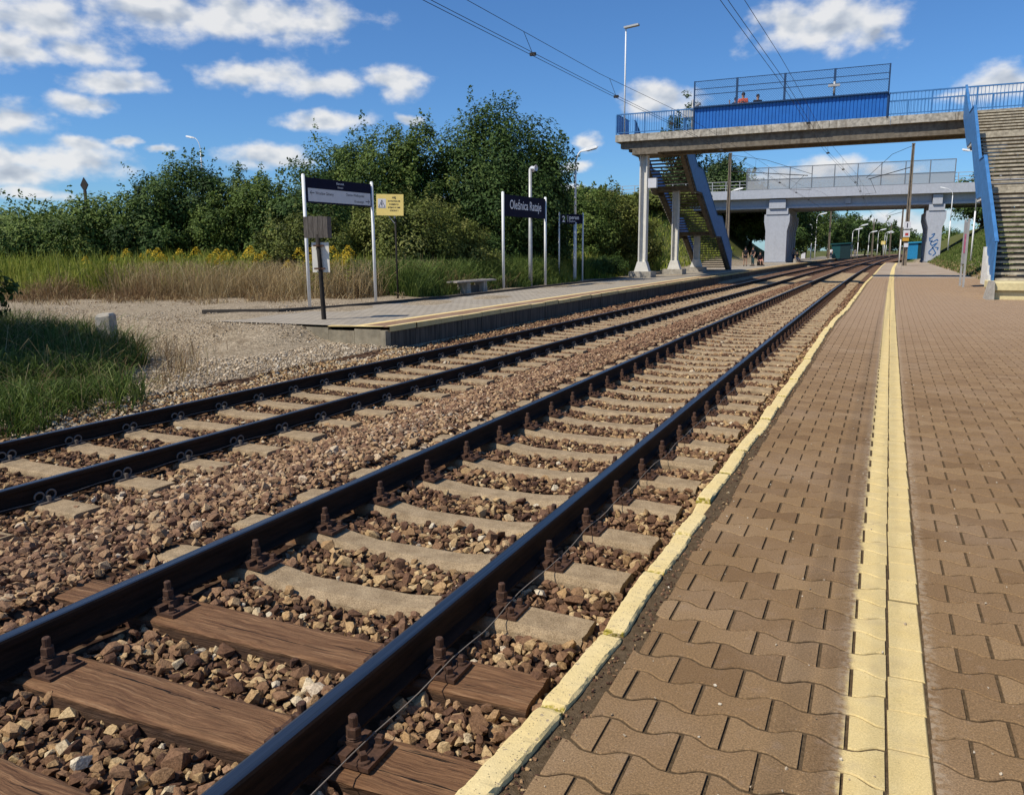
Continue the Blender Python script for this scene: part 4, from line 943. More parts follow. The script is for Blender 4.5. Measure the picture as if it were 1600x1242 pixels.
# lamp mast standing on the deck
t = thing('lamp_mast', 'slim tall lamp mast on the left end of the footbridge deck', 'street lamp', (-13.0, 44.0, ZD))
b = MB().mat(M_POSTW); b.tube([(0, 0, 0), (0, 0, 5.6)], [.05, .035], 8); b.build('pole', t)
b = MB().mat(M_GALV); b.bar((-.08, 0, 5.62), (.72, -.05, 5.68), .26, .09); b.build('lamp_head', t)
# noticeboard by the stairs
t = thing('noticeboard', 'grey noticeboard with pink posters beside the right footbridge stairs', 'noticeboard', (3.05, 34.2, 0))
b = MB().mat(M_GALV)
for y in (0, 1.3): b.box((-.05, y-.03, -.1), (.02, y+.03, 2.5))
b.build('frame', t)
b = MB().mat(flat('board_grey', (.32, .32, .31), .8)); b.box((-.04, .03, .85), (.0, 1.27, 2.4)); b.build('board', t)
b = MB().mat(flat('pink_poster', (.45, .12, .20), .8, 0, .4, 9)); b.box((-.052, .2, 1.25), (-.042, .75, 1.95)); b.build('poster', t)
# ---------------------------------------------------------------- road bridge behind
YB = 100.0
rb = thing('road_bridge', 'grey concrete road bridge with mesh screens on heavy piers behind the footbridge', 'road bridge', (-3, YB+6, 0)); ro = Vector((-3, YB+6, 0))
class RB(MB):
    def build(s, name, parent=rb, loc=None, bevel=0): return MB.build(s, name, parent, -ro if parent is rb else (0, 0, 0), bevel)
b = RB().mat(M_GREYC); b.box((-30, YB, 7.42), (22, YB+12, 8.05)); b.box((-30, YB-.1, 7.42), (22, YB+.3, 8.42)); b.box((-30, YB+11.7, 7.42), (22, YB+12.1, 8.42)); b.build('deck')
b = RB().mat(M_GREYC)
for k in range(5):
    y = YB+1.0+k*2.5
    for x0, x1 in ((-30, -11.4), (-11.3, 5.2), (5.3, 22)):
        b.box((x0, y-.25, 6.42), (x1, y+.25, 6.52)) if False else None
        b.box((x0, y-.14, 6.5), (x1, y+.14, 7.419)); b.box((x0, y-.34, 6.28), (x1, y+.34, 6.50))
b.box((-3.6, YB+.62, 6.62), (-3.0, YB+.85, 7.3)); b.build('girders')
M_SCR = material('mesh_screen', lambda t: dict(c=(.40, .41, .42), r=.6, a=.62)); M_SCR2 = material('clear_screen', lambda t: dict(c=(.45, .46, .48), r=.5, a=.22))
for z0, z1, mm, nm in ((8.42, 9.55, M_SCR, 'lower_screen'), (9.6, 10.9, M_SCR2, 'upper_screen')):
    b = RB().mat(mm); b.box((-14.5, YB+.02, z0), (7.15, YB+.05, z1)); b.build(nm)
b = RB().mat(flat('screen_frame_grey', (.20, .21, .22), .5, .3))
for k in range(10): x = -14.5+k*2.405; b.box((x-.045, YB-.02, 8.3), (x+.045, YB+.10, 10.95))
for z in (9.58, 10.92, 8.46): b.box((-14.5, YB-.01, z-.035), (7.15, YB+.08, z+.035))
b.build('screen_frame')
for xa, xb in ((7.2, 22), (-30, -14.6)):
    b = RB().mat(M_GALV)
    for z in (8.75, 9.1, 9.5): b.box((xa, YB+.1, z-.03), (xb, YB+.16, z+.03))
    for x in np.arange(xa+.3, xb, 1.6): b.box((x-.04, YB+.09, 8.4), (x+.04, YB+.17, 9.5))
    b.build('guard_rail')
def pier(x0, x1, cap0, cap1, ycols):
    b = RB().mat(M_GREYC)
    b.box((cap0+.2, YB+.4, 5.6), (cap1-.2, YB+11.6, 6.275)); b.box((cap0+.5, YB+.2, 6.28), (cap1-.5, YB+.6, 7.3))
    for y in ycols:
        b.prism([(x0, -.1), (x1, -.1), (x1, 3.7), (cap1, 4.75), (cap1, 5.595), (cap0, 5.595), (cap0, 4.75), (x0, 3.7)], 'y', y, y+1.3)
    b.mat(M_GREYD); b.box((x0-.1, YB+.3, -.1), (x1+.1, YB+11.7, .12))
    return b
pier(-12.15, -9.75, -12.35, -9.5, [YB+.5+k*2.6 for k in range(5)]).build('pier')
pr_ = pier(5.05, 6.4, 4.75, 6.7, [YB+.5+k*2.6 for k in range(5)]).build('pier')
# tag painted on the front of the right pier
b = RB().mat(flat('blue_spray_paint', (.03, .13, .33), .7)); yq = YB+.492
def stroke(pts, w=.11):
    for (x0, z0), (x1, z1) in zip(pts[:-1], pts[1:]): b.bar((5.7+(x0-5.7)*.8, yq, z0*.85+.2), (5.7+(x1-5.7)*.8, yq, z1*.85+.2), .006, w, (0, 0, 1)) if abs(x1-x0) > abs(z1-z0) else b.bar((5.7+(x0-5.7)*.8, yq, z0*.85+.2), (5.7+(x1-5.7)*.8, yq, z1*.85+.2), .006, w, (1, 0, 0))
for st in ([(5.35, 3.3), (5.75, 3.45), (5.55, 3.05), (5.2, 2.75)], [(5.15, 2.95), (5.2, 2.5), (5.6, 2.4), (6.1, 2.7), (6.2, 2.45)], [(5.5, 2.65), (5.3, 2.15), (5.5, 1.9), (6.0, 2.2)], [(6.15, 2.3), (5.6, 1.6), (5.2, 1.15), (5.25, .85), (5.55, .8)], [(5.55, 1.75), (5.85, 1.3), (6.05, .95), (5.7, .6)], [(5.9, 1.7), (6.3, 1.65), (6.2, 1.35)]): stroke(st)
link('graffiti', b.mesh('graffiti'), rb, -ro)
# car crossing the bridge
t = thing('car', 'white car crossing the road bridge behind the right stairs', 'car', (13.2, YB+3, 8.06))
M_CARW = flat('white_car_paint', (.75, .76, .78), .3, 0, .02, s=.5); M_CARG = flat('dark_car_glass', (.03, .035, .04), .15, 0, .1, s=.6)
b = MB().mat(M_CARW); b.prism([(-2.1, .3), (2.1, .3), (2.15, .75), (1.9, .92), (1.05, 1.0), (.45, 1.46), (-1.0, 1.5), (-1.75, 1.05), (-2.15, .95)], 'y', -.85, .85); b.build('body', t, bevel=.06)
b = MB().mat(M_CARG); b.prism([(.95, 1.02), (.42, 1.41), (-.95, 1.44), (-1.55, 1.05)], 'y', -.865, .865); b.build('windows', t)
for x in (-1.35, 1.35):
    for y in (-.78, .78): b = MB().mat(M_BLACK); b.lathe([(.32, -.1), (.33, 0), (.32, .1)], 16, Matrix.Translation((x, y, .32)) @ Matrix.Rotation(R(90), 4, 'X')); b.mat(M_GALV); b.lathe([(.19, -.11), (.19, .11)], 12, Matrix.Translation((x, y, .32)) @ Matrix.Rotation(R(90), 4, 'X')); b.build('wheel', t)
# guard rail of the road on the embankment, left
t = thing('guard_rail', 'steel crash barrier along the road on the embankment behind the bushes', 'crash barrier', (-45, YB+1, 8.1))
b = MB().mat(M_GALV)
for z in (.55, 1.0): b.box((-40, -.05, z-.12), (14.5, .05, z+.06))
b.build('rail', t); b = MB().mat(M_GALV)
for x in np.arange(-40, 14, 3.): b.box((x-.05, -.04, -.4), (x+.05, .04, 1.05))
b.build('posts', t)

# ---------------------------------------------------------------- overhead line
M_WIRE = flat('dark_wire', (.035, .032, .03), .6, .3); M_MAST = material('mast_concrete', m_conc((.20, .165, .125), .25, .5))
def wire(name, pts, r, lab):
    b = MB().mat(M_WIRE); b.tube(pts, r, 5); return tag(b.build(name), lab, 'wire', 'overhead wires above the tracks')
fx1 = lin([(-2, -2.75), (13.6, -2.46), (20.7, -2.26), (35, -2.10), (54, -1.30), (80, -1.05)])
fx2 = lin([(-2, -7.1), (5, -6.9), (11.6, -6.68), (19.7, -6.36), (26, -6.03), (43, -5.5), (80, -4.9)])
tail1 = [(float(near_c(y))+.2*math.sin(y/20), y, 5.3) for y in (120, 160, 200, 260, 320)]
tail2 = [(float(far_c(y))+.2*math.sin(y/20), y, 5.3) for y in (120, 160, 200, 260, 320)]
ysw = np.arange(-2, 82, 2.)
def mess_z(y, lo): return lo + .9*max(0, (y-48)/32)**1.6
for d_, nm in ((-.055, 'left'), (.055, 'right')):
    wire('contact_wire', [(float(fx1(y))+d_, y, 5.28) for y in ysw] + tail1, .0055, f'{nm} contact wire above the near track')
    wire('contact_wire', [(float(fx2(y))+d_, y, 5.28) for y in ysw] + tail2, .0055, f'{nm} contact wire above the far track')
for fx, lo, tail, nm in ((lambda y: fx1(y)-.05, 5.80, tail1, 'near'), (lambda y: fx2(y)-.22*(y < 20)-.22*np.clip((26-y)/6, 0, 1)*(y >= 20), 5.74, tail2, 'far')):
    o = wire('messenger_wire', [(float(fx(y)), y, mess_z(y, lo)) for y in ysw] + [(x, y, 6.7-.6*math.sin((y-80)/40*math.pi)**2) for x, y, z in tail], .0055, f'single messenger wire hanging above the contact wires of the {nm} track')
    f2 = fx1 if nm == 'near' else fx2
    for y in ((27.4, 36, 43.5, 52, 60, 68) if nm == 'near' else (8.4, 15.6, 20.6, 25.6, 33, 41, 50, 59, 68)):
        b = MB().mat(M_WIRE); b.tube([(float(fx(y)), y+.05, mess_z(y, lo)), (float(f2(y)), y, 5.28)], .006, 4); b.box((float(f2(y))-.06, y-.03, 5.25), (float(f2(y))+.06, y+.03, 5.31)); b.build('dropper', o)
def mast(x, y, z, h, label, arm=None, extras=None, w=.40):
    t = thing('catenary_mast', label, 'catenary mast', (x, y, z), 0, 'masts of the overhead line')
    b = MB().mat(M_MAST)
    for s in (-1, 1): b.raw([(s*w*.5-.09*(s > 0), -.2, -.2), (s*w*.5+.09*(s < 0), -.2, -.2), (s*w*.5+.09*(s < 0), .2, -.2), (s*w*.5-.09*(s > 0), .2, -.2), (s*w*.28-.07*(s > 0), -.13, h), (s*w*.28+.07*(s < 0), -.13, h), (s*w*.28+.07*(s < 0), .13, h), (s*w*.28-.07*(s > 0), .13, h)], [(0, 3, 2, 1), (4, 5, 6, 7), (0, 1, 5, 4), (1, 2, 6, 5), (2, 3, 7, 6), (3, 0, 4, 7)])
    b.raw([(-w*.4, -.09, -.2), (w*.4, -.09, -.2), (w*.22, -.05, h), (-w*.22, -.05, h), (-w*.4, .09, -.2), (w*.4, .09, -.2), (w*.22, .05, h), (-w*.22, .05, h)], [(0, 1, 2, 3), (7, 6, 5, 4)])
    b.box((-w*.35, -.14, h), (w*.35, .14, h+.08)); b.build('post', t)
    if arm:
        b = MB().mat(M_WIRE); (ax, az), (tx, tz) = arm; b.tube([(0, 0, tz), (ax*.95, 0, az)], .035, 6); b.tube([(0, 0, h-.1), (ax*.45, 0, h-.75), (ax, 0, az+.1)], .02, 5); b.tube([(ax*.9, 0, az), (ax*.75, 0, az-1.2), (ax*1.0, 0, az-1.3)], .02, 5); b.build('cantilever', t)
    return t
t = mast(2.34, 80, 0, 10.4, 'tall concrete catenary mast with small white signs at the near platform end', ((-3.6, 7.6), (0, 8.5)))
b = MB().mat(M_SIGNW); b.box((-.28, -.29, 3.2), (.28, -.27, 3.82)); b.mat(M_LETB); b.box((-.03, -.295, 3.3), (.05, -.291, 3.7)); b.build('sign', t)
b = MB().mat(M_SIGNW); b.box((-.28, -.29, 2.5), (.26, -.27, 3.1)); b.mat(flat('red_print', (.4, .05, .05))); b.box((-.12, -.295, 2.62), (.14, -.291, 2.85)); b.build('sign', t)
b = MB().mat(flat('amber_sign', (.55, .30, .04), .6)); b.prism([(-.3, 2.15), (.22, 2.15), (.2, 2.44), (-.3, 2.44)], 'y', -.29, -.27); b.build('sign', t)
b = MB().mat(M_SIGNW); b.box((-.14, -.29, 1.62), (.2, -.27, 1.98)); b.build('sign', t)
b = MB().mat(M_POSTW); b.tube([(-.42, -.1, -.1), (-.42, -.1, 2.3)], .04, 8); b.build('conduit', t)
mast(3.6, 150, 0, 8.6, 'brown catenary mast beyond the road bridge, just right of the tall one', ((-2.6, 6.9), (0, 7.6)))
mast(-13.2, 80, -.05, 10.5, 'concrete catenary mast behind the left footbridge stairs', ((7.4, 8.2), (0, 8.9)))
mast(-7.6, 152, 0, 8.0, 'catenary mast beside the teal shelter under the road bridge', ((3.2, 6.4), (0, 7.3)))
mast(-.9, 200, 0, 8.2, 'thin distant catenary mast at the far left of the row before the tree line', ((3.2, 6.4), (0, 7.3)))
mast(2.9, 215, 0, 7.6, 'thin distant catenary mast with small white plate just left of the tall mast', ((3., 6.2), (0, 7.0)))

# ---------------------------------------------------------------- far end of the platforms
G_ = 'white lamps along the distant platform'
for x, y, h, lab in ((-9.7, 150, 7.6, 'distant white lamp post with bright head, left of the teal shelter'), (-3.9, 152, 4.9, 'distant white lamp post without arm right of the teal shelter'), (-3.3, 170, 6.1, 'distant white lamp post leaning over the track, second right of the shelter'), (-1.6, 190, 5.2, 'distant thin lamp post among the trees, third right of the teal shelter'), (.2, 202, 5.9, 'distant white lamp post left of the small yellow sign'), (1.6, 204, 5.4, 'distant white lamp post above the small yellow sign'), (2.2, 225, 5.6, 'farthest white lamp post, close to the tall catenary mast')):
    street_lamp(lab, x, y, .1, h, .9, R(15), G_, 1.2, .07)
street_lamp('short white lamp post with floodlight in front of the pier shadow', -9.9, 143, .1, 5.6, .3, R(200), None, .8, .08)
street_lamp('white lamp post on the grass bank under the right side of the road bridge', 6.75, 95, 1.5, 6.2, 1.3, R(180), None, .6, .06)
street_lamp('thin white lamp post behind the left catenary mast', -13.6, 82, 0, 7.4, 1.1, R(5), None, .9, .07)
street_lamp('lamp with flat head peeping out left of the blue right stairs', 5.62, 60, .6, 7.1, 1.0, R(180), None, .6, .05)
street_lamp('bent street lamp far away above the left trees', -59.5, 60, 3, 9.6, 1.2, R(190), None, .9, .08)
M_TEAL = flat('teal_panel', (.012, .07, .075), .5); M_TEALD = flat('dark_teal_panel', (.008, .03, .035), .6)
def shelter(x, y, lab, mt, roof):
    t = thing('shelter', lab, 'waiting shelter', (x, y, 0), 0, 'waiting shelters beyond the road bridge')
    b = MB().mat(roof); b.prism([(-1.75, 2.35), (1.75, 2.55), (1.75, 2.72), (-1.75, 2.55)], 'y', -1.1, 2.6); b.build('roof', t)
    b = MB().mat(mt); b.box((-1.5, -.9, 0), (-.1, -.84, 2.4)); b.build('side_panel', t)
    b = MB().mat(M_TEALD); b.box((-.1, -.9, 0), (1.5, -.82, 2.5)); b.box((-1.5, 2.3, 0), (1.5, 2.36, 2.45)); b.box((1.44, -.82, 0), (1.5, 2.3, 2.5)); b.build('back_panel', t)
shelter(-5.6, 152, 'teal waiting shelter on the far platform under the road bridge', M_TEAL, M_TEAL)
shelter(5.9, 140, 'small bright blue shelter glimpsed left of the tagged bridge pier', flat('bright_blue_panel', (.02, .22, .45), .5), flat('bright_blue_roof', (.03, .28, .5), .5))
b = MB().mat(M_SIGNW); b.box((-.35, -.06, 0), (.35, .06, 1.05)); tag(b.build('cabinet', None, (-11.6, 150, .02), .02), 'small white cabinet on the far platform beyond the left bridge pier', 'cabinet')
t = thing('yellow_sign', 'tiny distant yellow sign below the far lamps', 'sign', (1.3, 200, 0)); b = MB().mat(M_GALV); b.tube([(0, 0, 0), (0, 0, 3.2)], .05, 6); b.build('post', t); b = MB().mat(M_YSIGN); b.box((-.45, -.03, 2.6), (.45, .03, 3.4)); b.build('panel', t)
t = thing('diamond_sign', 'small dark diamond sign sticking up over the low left bushes', 'sign', (-45.5, 36, .4)); b = MB().mat(M_BLACK); b.tube([(0, 0, 0), (0, 0, 5.0)], .10, 8); b.build('post', t)
b = MB().mat(M_BLACK); b.prism([(0, 4.9), (.34, 5.35), (0, 5.8), (-.34, 5.35)], 'y', -.03, .03); b.build('panel', t)
t = thing('satellite_dish', 'grey round dish half hidden by the dark tree on the left', 'dish', (-40.9, 36, .4)); b = MB().mat(M_GALV); b.tube([(0, 0, 0), (0, 0, 4.6)], .06, 8); b.build('post', t)
b = MB().mat(M_GALV); b.lathe([(.02, 0), (.25, .03), (.42, .1), (.5, .18), (.42, .115), (.25, .045), (.02, .015)], 16, Matrix.Translation((.08, 0, 4.6)) @ Matrix.Rotation(R(70), 4, 'Y')); b.build('bowl', t)
# ---------------------------------------------------------------- trees, bushes, grass
def leafmat(name, cols, tr=.22, dry=None):
    def fn(t):
        tone = t.attr('tone'); p = t.pos(); big = t.noise(p, .6, 3)
        x = t.math('ADD', tone, t.math('MULTIPLY_ADD', big, .5, -.25), clamp=True)
        c = t.ramp(x, [(i/(len(cols)-1), k) for i, k in enumerate(cols)])
        return dict(c=c, r=.62, s=.18, tr=tr)
    return material(name, fn)
L_DARK = leafmat('dark_leaves', [(.024, .046, .012), (.048, .090, .021), (.088, .142, .034), (.145, .200, .055)])
L_MID = leafmat('green_leaves', [(.034, .060, .013), (.078, .124, .024), (.135, .190, .040), (.205, .25, .066)])
L_OLIVE = leafmat('olive_leaves', [(.048, .060, .014), (.105, .128, .026), (.175, .20, .044), (.26, .26, .085)])
L_POP = leafmat('poplar_leaves', [(.035, .058, .022), (.060, .098, .035), (.10, .145, .058), (.17, .20, .10)])
M_BARK = flat('bark', (.075, .055, .040), .95, 0, .3, 12, .5)
def leaf_quads(C, N, size, r, el=1.9):
    """rhombic leaves at C facing N"""
    n = len(C); N = N/np.linalg.norm(N, axis=1)[:, None]; a = r.normal(size=(n, 3)); a -= N*(a*N).sum(1)[:, None]; a /= np.linalg.norm(a, axis=1)[:, None]; b = np.cross(N, a)
    s = size[:, None]; fold = N*(s*.18)
    V = np.stack([C-a*s*el*.5, C+b*s*.5+fold, C+a*s*el*.5, C-b*s*.5+fold], 1).reshape(-1, 3); i = np.arange(n)*4
    return V, np.stack([i, i+1, i+2, i+3], 1)
def crown_pts(r, w, h, nc, nl, cr, top=.5, spiky=0., fill=.55):
    """clumps spread over an uneven egg-shaped volume plus upright shoots; leaf centres, normals, tone, clump centres"""
    u = r.uniform(0, 2*np.pi, nc); v = np.arccos(r.uniform(-.85, 1, nc)); rad = np.where(r.random(nc) < fill, r.uniform(.80, 1.0, nc), r.uniform(.2, .85, nc))
    lump = 1 + .15*np.sin(3*u+r.uniform(0, 6))*np.sin(2*v+1) + .09*np.sin(5*u+2)
    cc = np.stack([np.sin(v)*np.cos(u)*(w/2-cr*.7), np.sin(v)*np.sin(u)*(w/2-cr*.7), np.cos(v)*(h*.5-cr*.6)], 1)*(rad*lump)[:, None]; cc[:, 2] += h*.5
    k = 1 - np.clip((cc[:, 2]/h-top)/(1-top), 0, 1)**2*.35; cc[:, :2] *= k[:, None]
    crs = cr*r.uniform(.5, 1.25, nc); ns = int(spiky*nc*.45); nsl = 30; nl -= ns*nsl
    idx = r.choice(nc, nl, p=crs**2/np.sum(crs**2)); d = r.normal(size=(nl, 3)); d /= np.linalg.norm(d, axis=1)[:, None]
    C = cc[idx] + d*(crs[idx]*r.uniform(.1, 1., nl)**.4)[:, None]*np.array([1, 1, .8])
    out = C - np.array([0, 0, h*.45]); out /= (np.linalg.norm(out, axis=1)[:, None]+1e-6)
    N = out*.6 + d*.5 + np.array([0, 0, .5]) + r.normal(size=(nl, 3))*.42
    ct = r.normal(0, .22, nc); tone = .45 + ct[idx] + r.normal(0, .13, nl)
    if ns:
        q = r.choice(np.where(cc[:, 2] > h*.45)[0], ns); o2 = cc[q]-np.array([0, 0, h*.4]); o2 /= np.linalg.norm(o2, axis=1)[:, None]
        dr = o2*.7 + np.array([0, 0, 1.]) + r.normal(size=(ns, 3))*.25; dr /= np.linalg.norm(dr, axis=1)[:, None]; st = cc[q] + o2*(crs[q]*.5)[:, None]; ln = crs[q]*r.uniform(.8, 1.6, ns)
        s = r.random((ns, nsl)); S = st[:, None] + dr[:, None]*(s*ln[:, None])[..., None] + r.normal(size=(ns, nsl, 3))*((.10*(1-s)+.035)*min(1.4, cr/.45))[..., None]
        C = np.concatenate([C, S.reshape(-1, 3)]); N = np.concatenate([N, r.normal(size=(ns*nsl, 3))*.6+np.array([0, 0, .5])]); tone = np.concatenate([tone, np.repeat(.5+ct[q], nsl)+r.normal(0, .12, ns*nsl)])
    C[:, 2] *= h/np.percentile(C[:, 2], 99.85); return C, N, np.clip(tone, 0, 1), cc, crs
def tree(name, cat, label, x, y, w, h, mat_, nc, nl, leaf, group=None, base=None, zlow=0., spiky=0., seed=0, trunk=.12, cr=None, top=.5, el=1.9, fill=.6):
    r = np.random.default_rng(900+seed); z0 = float(terrain(x, y)) if base is None else base
    t = thing(name, label, cat, (x, y, z0), 0, group); ch = h - zlow; cr = cr or max(.26, w*.115)
    C, N, tone, cc, crs = crown_pts(r, w, ch, nc, nl, cr, top, spiky, fill); C[:, 2] += zlow; cc[:, 2] += zlow; ok = C[:, 2] > .02
    V, F = leaf_quads(C[ok], N[ok], leaf*r.uniform(.6, 1.3, ok.sum()), r, el)
    link('crown', np_mesh('crown', V, F, mat_, {'tone': np.repeat(tone[ok], 4)}), t)
    b = MB().mat(M_BARK); tb = trunk
    trunkp = [(0, 0, -.3), (w*.02, 0, h*.18), (-w*.02, w*.02, h*.42), (0, 0, h*.72)]; b.tube(trunkp, [tb*1.2, tb, tb*.7, tb*.25], 7)
    for k in range(min(len(cc), 14)):
        e = cc[k]; s0 = Vector((0, 0, h*r.uniform(.1, .45))); m_ = Vector((e[0]*.55, e[1]*.55, s0.z*.45+e[2]*.55)); b.tube([s0, m_, Vector(e)], [tb*.5, tb*.3, tb*.08], 5)
    b.build('trunk', t); return t
BG = 'bushes and trees along the left of the far platform'
# low leafy bank, far left
T = [('bush', 'bush', 'leafy green bush at the left edge of the photo, behind the dry grass', -36.6, 23.6, 7.0, 3.75, L_MID, 130, 20000, .10, .25),
     ('bush', 'bush', 'low leafy green bush at the far left, just left of the diamond sign', -32.8, 24.2, 6.2, 3.75, L_MID, 130, 20000, .095, .25),
     ('bush', 'bush', 'rounded leafy bush just right of the diamond sign', -29.9, 24.8, 4.8, 3.95, L_MID, 100, 17000, .09, .25),
     ('bush', 'bush', 'shaded bush right below the half hidden dish', -28.3, 25.2, 3.4, 3.5, L_DARK, 70, 11000, .085, .3),
     ('tree', 'tree', 'dark green tree with pointed top, right of the dish', -27.6, 26.8, 3.9, 5.6, L_DARK, 120, 19000, .075, .5),
     ('tree', 'tree', 'narrow ragged green tree left of the direction sign, with a forked top', -25.2, 27.2, 3.4, 5.0, L_MID, 100, 15000, .072, .6),
     ('tree', 'tree', 'feathery green tree left of the direction sign', -23.3, 27.0, 3.2, 4.7, L_MID, 100, 14500, .072, .6),
     ('tree', 'tree', 'low rounded green tree right behind the direction sign', -21.2, 26.8, 3.4, 4.3, L_DARK, 90, 14000, .075, .5),
     ('shrub', 'shrub', 'light olive shrub directly behind the left post of the direction sign', -19.2, 24.4, 3.2, 3.1, L_OLIVE, 90, 14000, .07, .45),
     ('tree', 'tree', 'tall thin-leaved tree above the direction sign', -24.0, 33.2, 4.8, 6.8, L_DARK, 130, 18000, .085, .5),
     ('tree', 'tree', 'broad green tree above the yellow warning sign', -21.4, 33.0, 4.6, 7.2, L_MID, 140, 20000, .085, .45),
     ('tree', 'tree', 'mid green tree filling the gap left of the largest tree', -19.9, 33.6, 3.6, 7.4, L_MID, 110, 16000, .085, .45),
     ('tree', 'tree', 'largest tree, dense dark crown with spiky top behind the station name sign', -16.9, 36.4, 6.4, 8.5, L_DARK, 260, 44000, .09, .5),
     ('tree', 'tree', 'dark leafy tree just right of the largest crown, over the loudspeaker pole', -15.7, 38.0, 3.2, 6.3, L_DARK, 130, 20000, .095, .5),
     ('shrub', 'shrub', 'big olive shrub behind the yellow warning sign', -16.7, 27.2, 3.8, 3.75, L_OLIVE, 140, 22000, .065, .4),
     ('shrub', 'shrub', 'dull green shrub above the bench', -15.9, 29.4, 3.0, 3.4, L_OLIVE, 100, 15000, .068, .4),
     ('shrub', 'shrub', 'dark shady shrub between the bench and the station name sign', -15.6, 31.4, 2.5, 2.3, L_DARK, 70, 10000, .07, .3),
     ('shrub', 'shrub', 'ragged pale green shrub behind the tall platform lamp', -16.4, 47, 4.2, 5.0, L_MID, 110, 15000, .09, .55),
     ('shrub', 'shrub', 'tall bushy shrub just left of the first footbridge column', -15.4, 50, 4.2, 5.6, L_OLIVE, 130, 17000, .095, .55),
     ('shrub', 'shrub', 'mid green shrub behind the platform number sign', -18.6, 46.5, 4.2, 4.3, L_MID, 110, 13000, .09, .5),
     ('shrub', 'shrub', 'dark low shrub at the foot of the bank beside the footbridge column', -13.9, 43, 2.4, 1.25, L_DARK, 60, 7000, .07, .3),
     ('shrub', 'shrub', 'green shrub behind the left footbridge stairs', -16.9, 56, 4.6, 4.6, L_OLIVE, 100, 12000, .11, .4),
     ('shrub', 'shrub', 'dull green shrub between stairs and catenary mast on the bank', -19.5, 66, 6, 4.6, L_MID, 100, 11000, .13, .4),
     ('shrub', 'shrub', 'small shrub high on the embankment just under the crash barrier, left one', -29.5, 84, 6.5, 3.4, L_MID, 90, 8000, .17, .5),
     ('shrub', 'shrub', 'olive shrub on the embankment slope behind the platform lamp', -24.5, 76, 6.5, 4.6, L_OLIVE, 90, 9000, .16, .5),
     ('shrub', 'shrub', 'green shrub on the embankment slope, right of the platform lamp', -21.5, 72, 5.0, 5.2, L_MID, 90, 9000, .15, .6),
     ('shrub', 'shrub', 'wide shrub on the embankment beside the road bridge end', -21.0, 88, 7.5, 3.6, L_OLIVE, 90, 9000, .17, .4),
     ('shrub', 'shrub', 'broad shrub on the bank behind the largest tree', -27.0, 62, 7.0, 5.4, L_MID, 100, 11000, .14, .5),
     ('tree', 'tree', 'tall slim poplar peeping over the footbridge deck behind the blue railing', -26.2, 119, 7.5, 23.5, L_POP, 130, 12000, .22, .6),
     ('tree', 'tree', 'silvery green poplar between the footbridge and the road bridge railing', -20.8, 119, 9.0, 14.6, L_POP, 200, 20000, .22, .5)]
for i, (nm, cat, lab, x, y, w_, h_, mt, nc, nl, lf, sp) in enumerate(T):
    tree(nm, cat, lab, x, y, w_*(1.32 if y < 60 else 1.15), h_, mt, int(nc*1.3), int(nl*1.35), lf, BG, seed=i, spiky=sp, zlow=(.0 if nm != 'tree' else .1) if y < 70 else .8, base=None if y < 100 else 0., trunk=.06 if nm != 'tree' else .13)
# beyond the road bridge and on the right bank
r = np.random.default_rng(77); WOOD = 'trees beyond the road bridge'
k = 0
for x, y, w_, h_, lab in ((-15.5, 112, 9, 7.5, 'dark bushy tree left of the left bridge pier'), (-19, 118, 10, 8, 'dark tree deep under the left span of the road bridge'), (-12.3, 135, 10, 9.5, 'dark tree just right of the left bridge pier'), (-12.0, 158, 11, 10, 'big dark tree behind the teal shelter'), (-9.5, 185, 12, 10.5, 'dark tree behind the lamps right of the shelter'),
                          (-6.5, 215, 13, 10.5, 'bushy tree in the middle of the far row'), (-3., 250, 14, 10, 'rounded tree above the small yellow sign'), (1.5, 285, 14, 10, 'tree near the end of the far row'), (7, 310, 16, 11, 'farthest tree of the row, at the tall mast'), (18.5, 300, 18, 9, 'low far tree right of the tall mast'),
                          (12.5, 125, 9, 7.5, 'dark tree on the bank right of the tagged pier'), (16.5, 118, 9, 8, 'dark tree at the far right under the bridge deck'), (21, 150, 14, 10, 'bushy tree behind the right bank, near the stairs')):
    tree('tree', 'tree', lab, x, y, w_, h_, L_DARK if k % 3 else L_MID, 120, 11000, .22 if y < 200 else .32, WOOD, seed=60+k, spiky=.3, base=float(terrain(x, y)) if y < 130 else 0., trunk=.2); k += 1
# shading tree outside the frame on the left: its twigs reach into the picture
tree('tree', 'tree', 'dark leafy tree at the left edge that shades the grass by the track', -14.7, 4.9, 6.4, 6.0, L_DARK, 170, 22000, .10, None, seed=99, spiky=.2, zlow=1.1, trunk=.16)
tree('bush', 'bush', 'dark overhanging bush at the left edge, above the shaded grass', -15.1, 8.7, 2.8, 2.5, L_DARK, 80, 8000, .085, None, seed=98, spiky=.1, zlow=.35, trunk=.04)

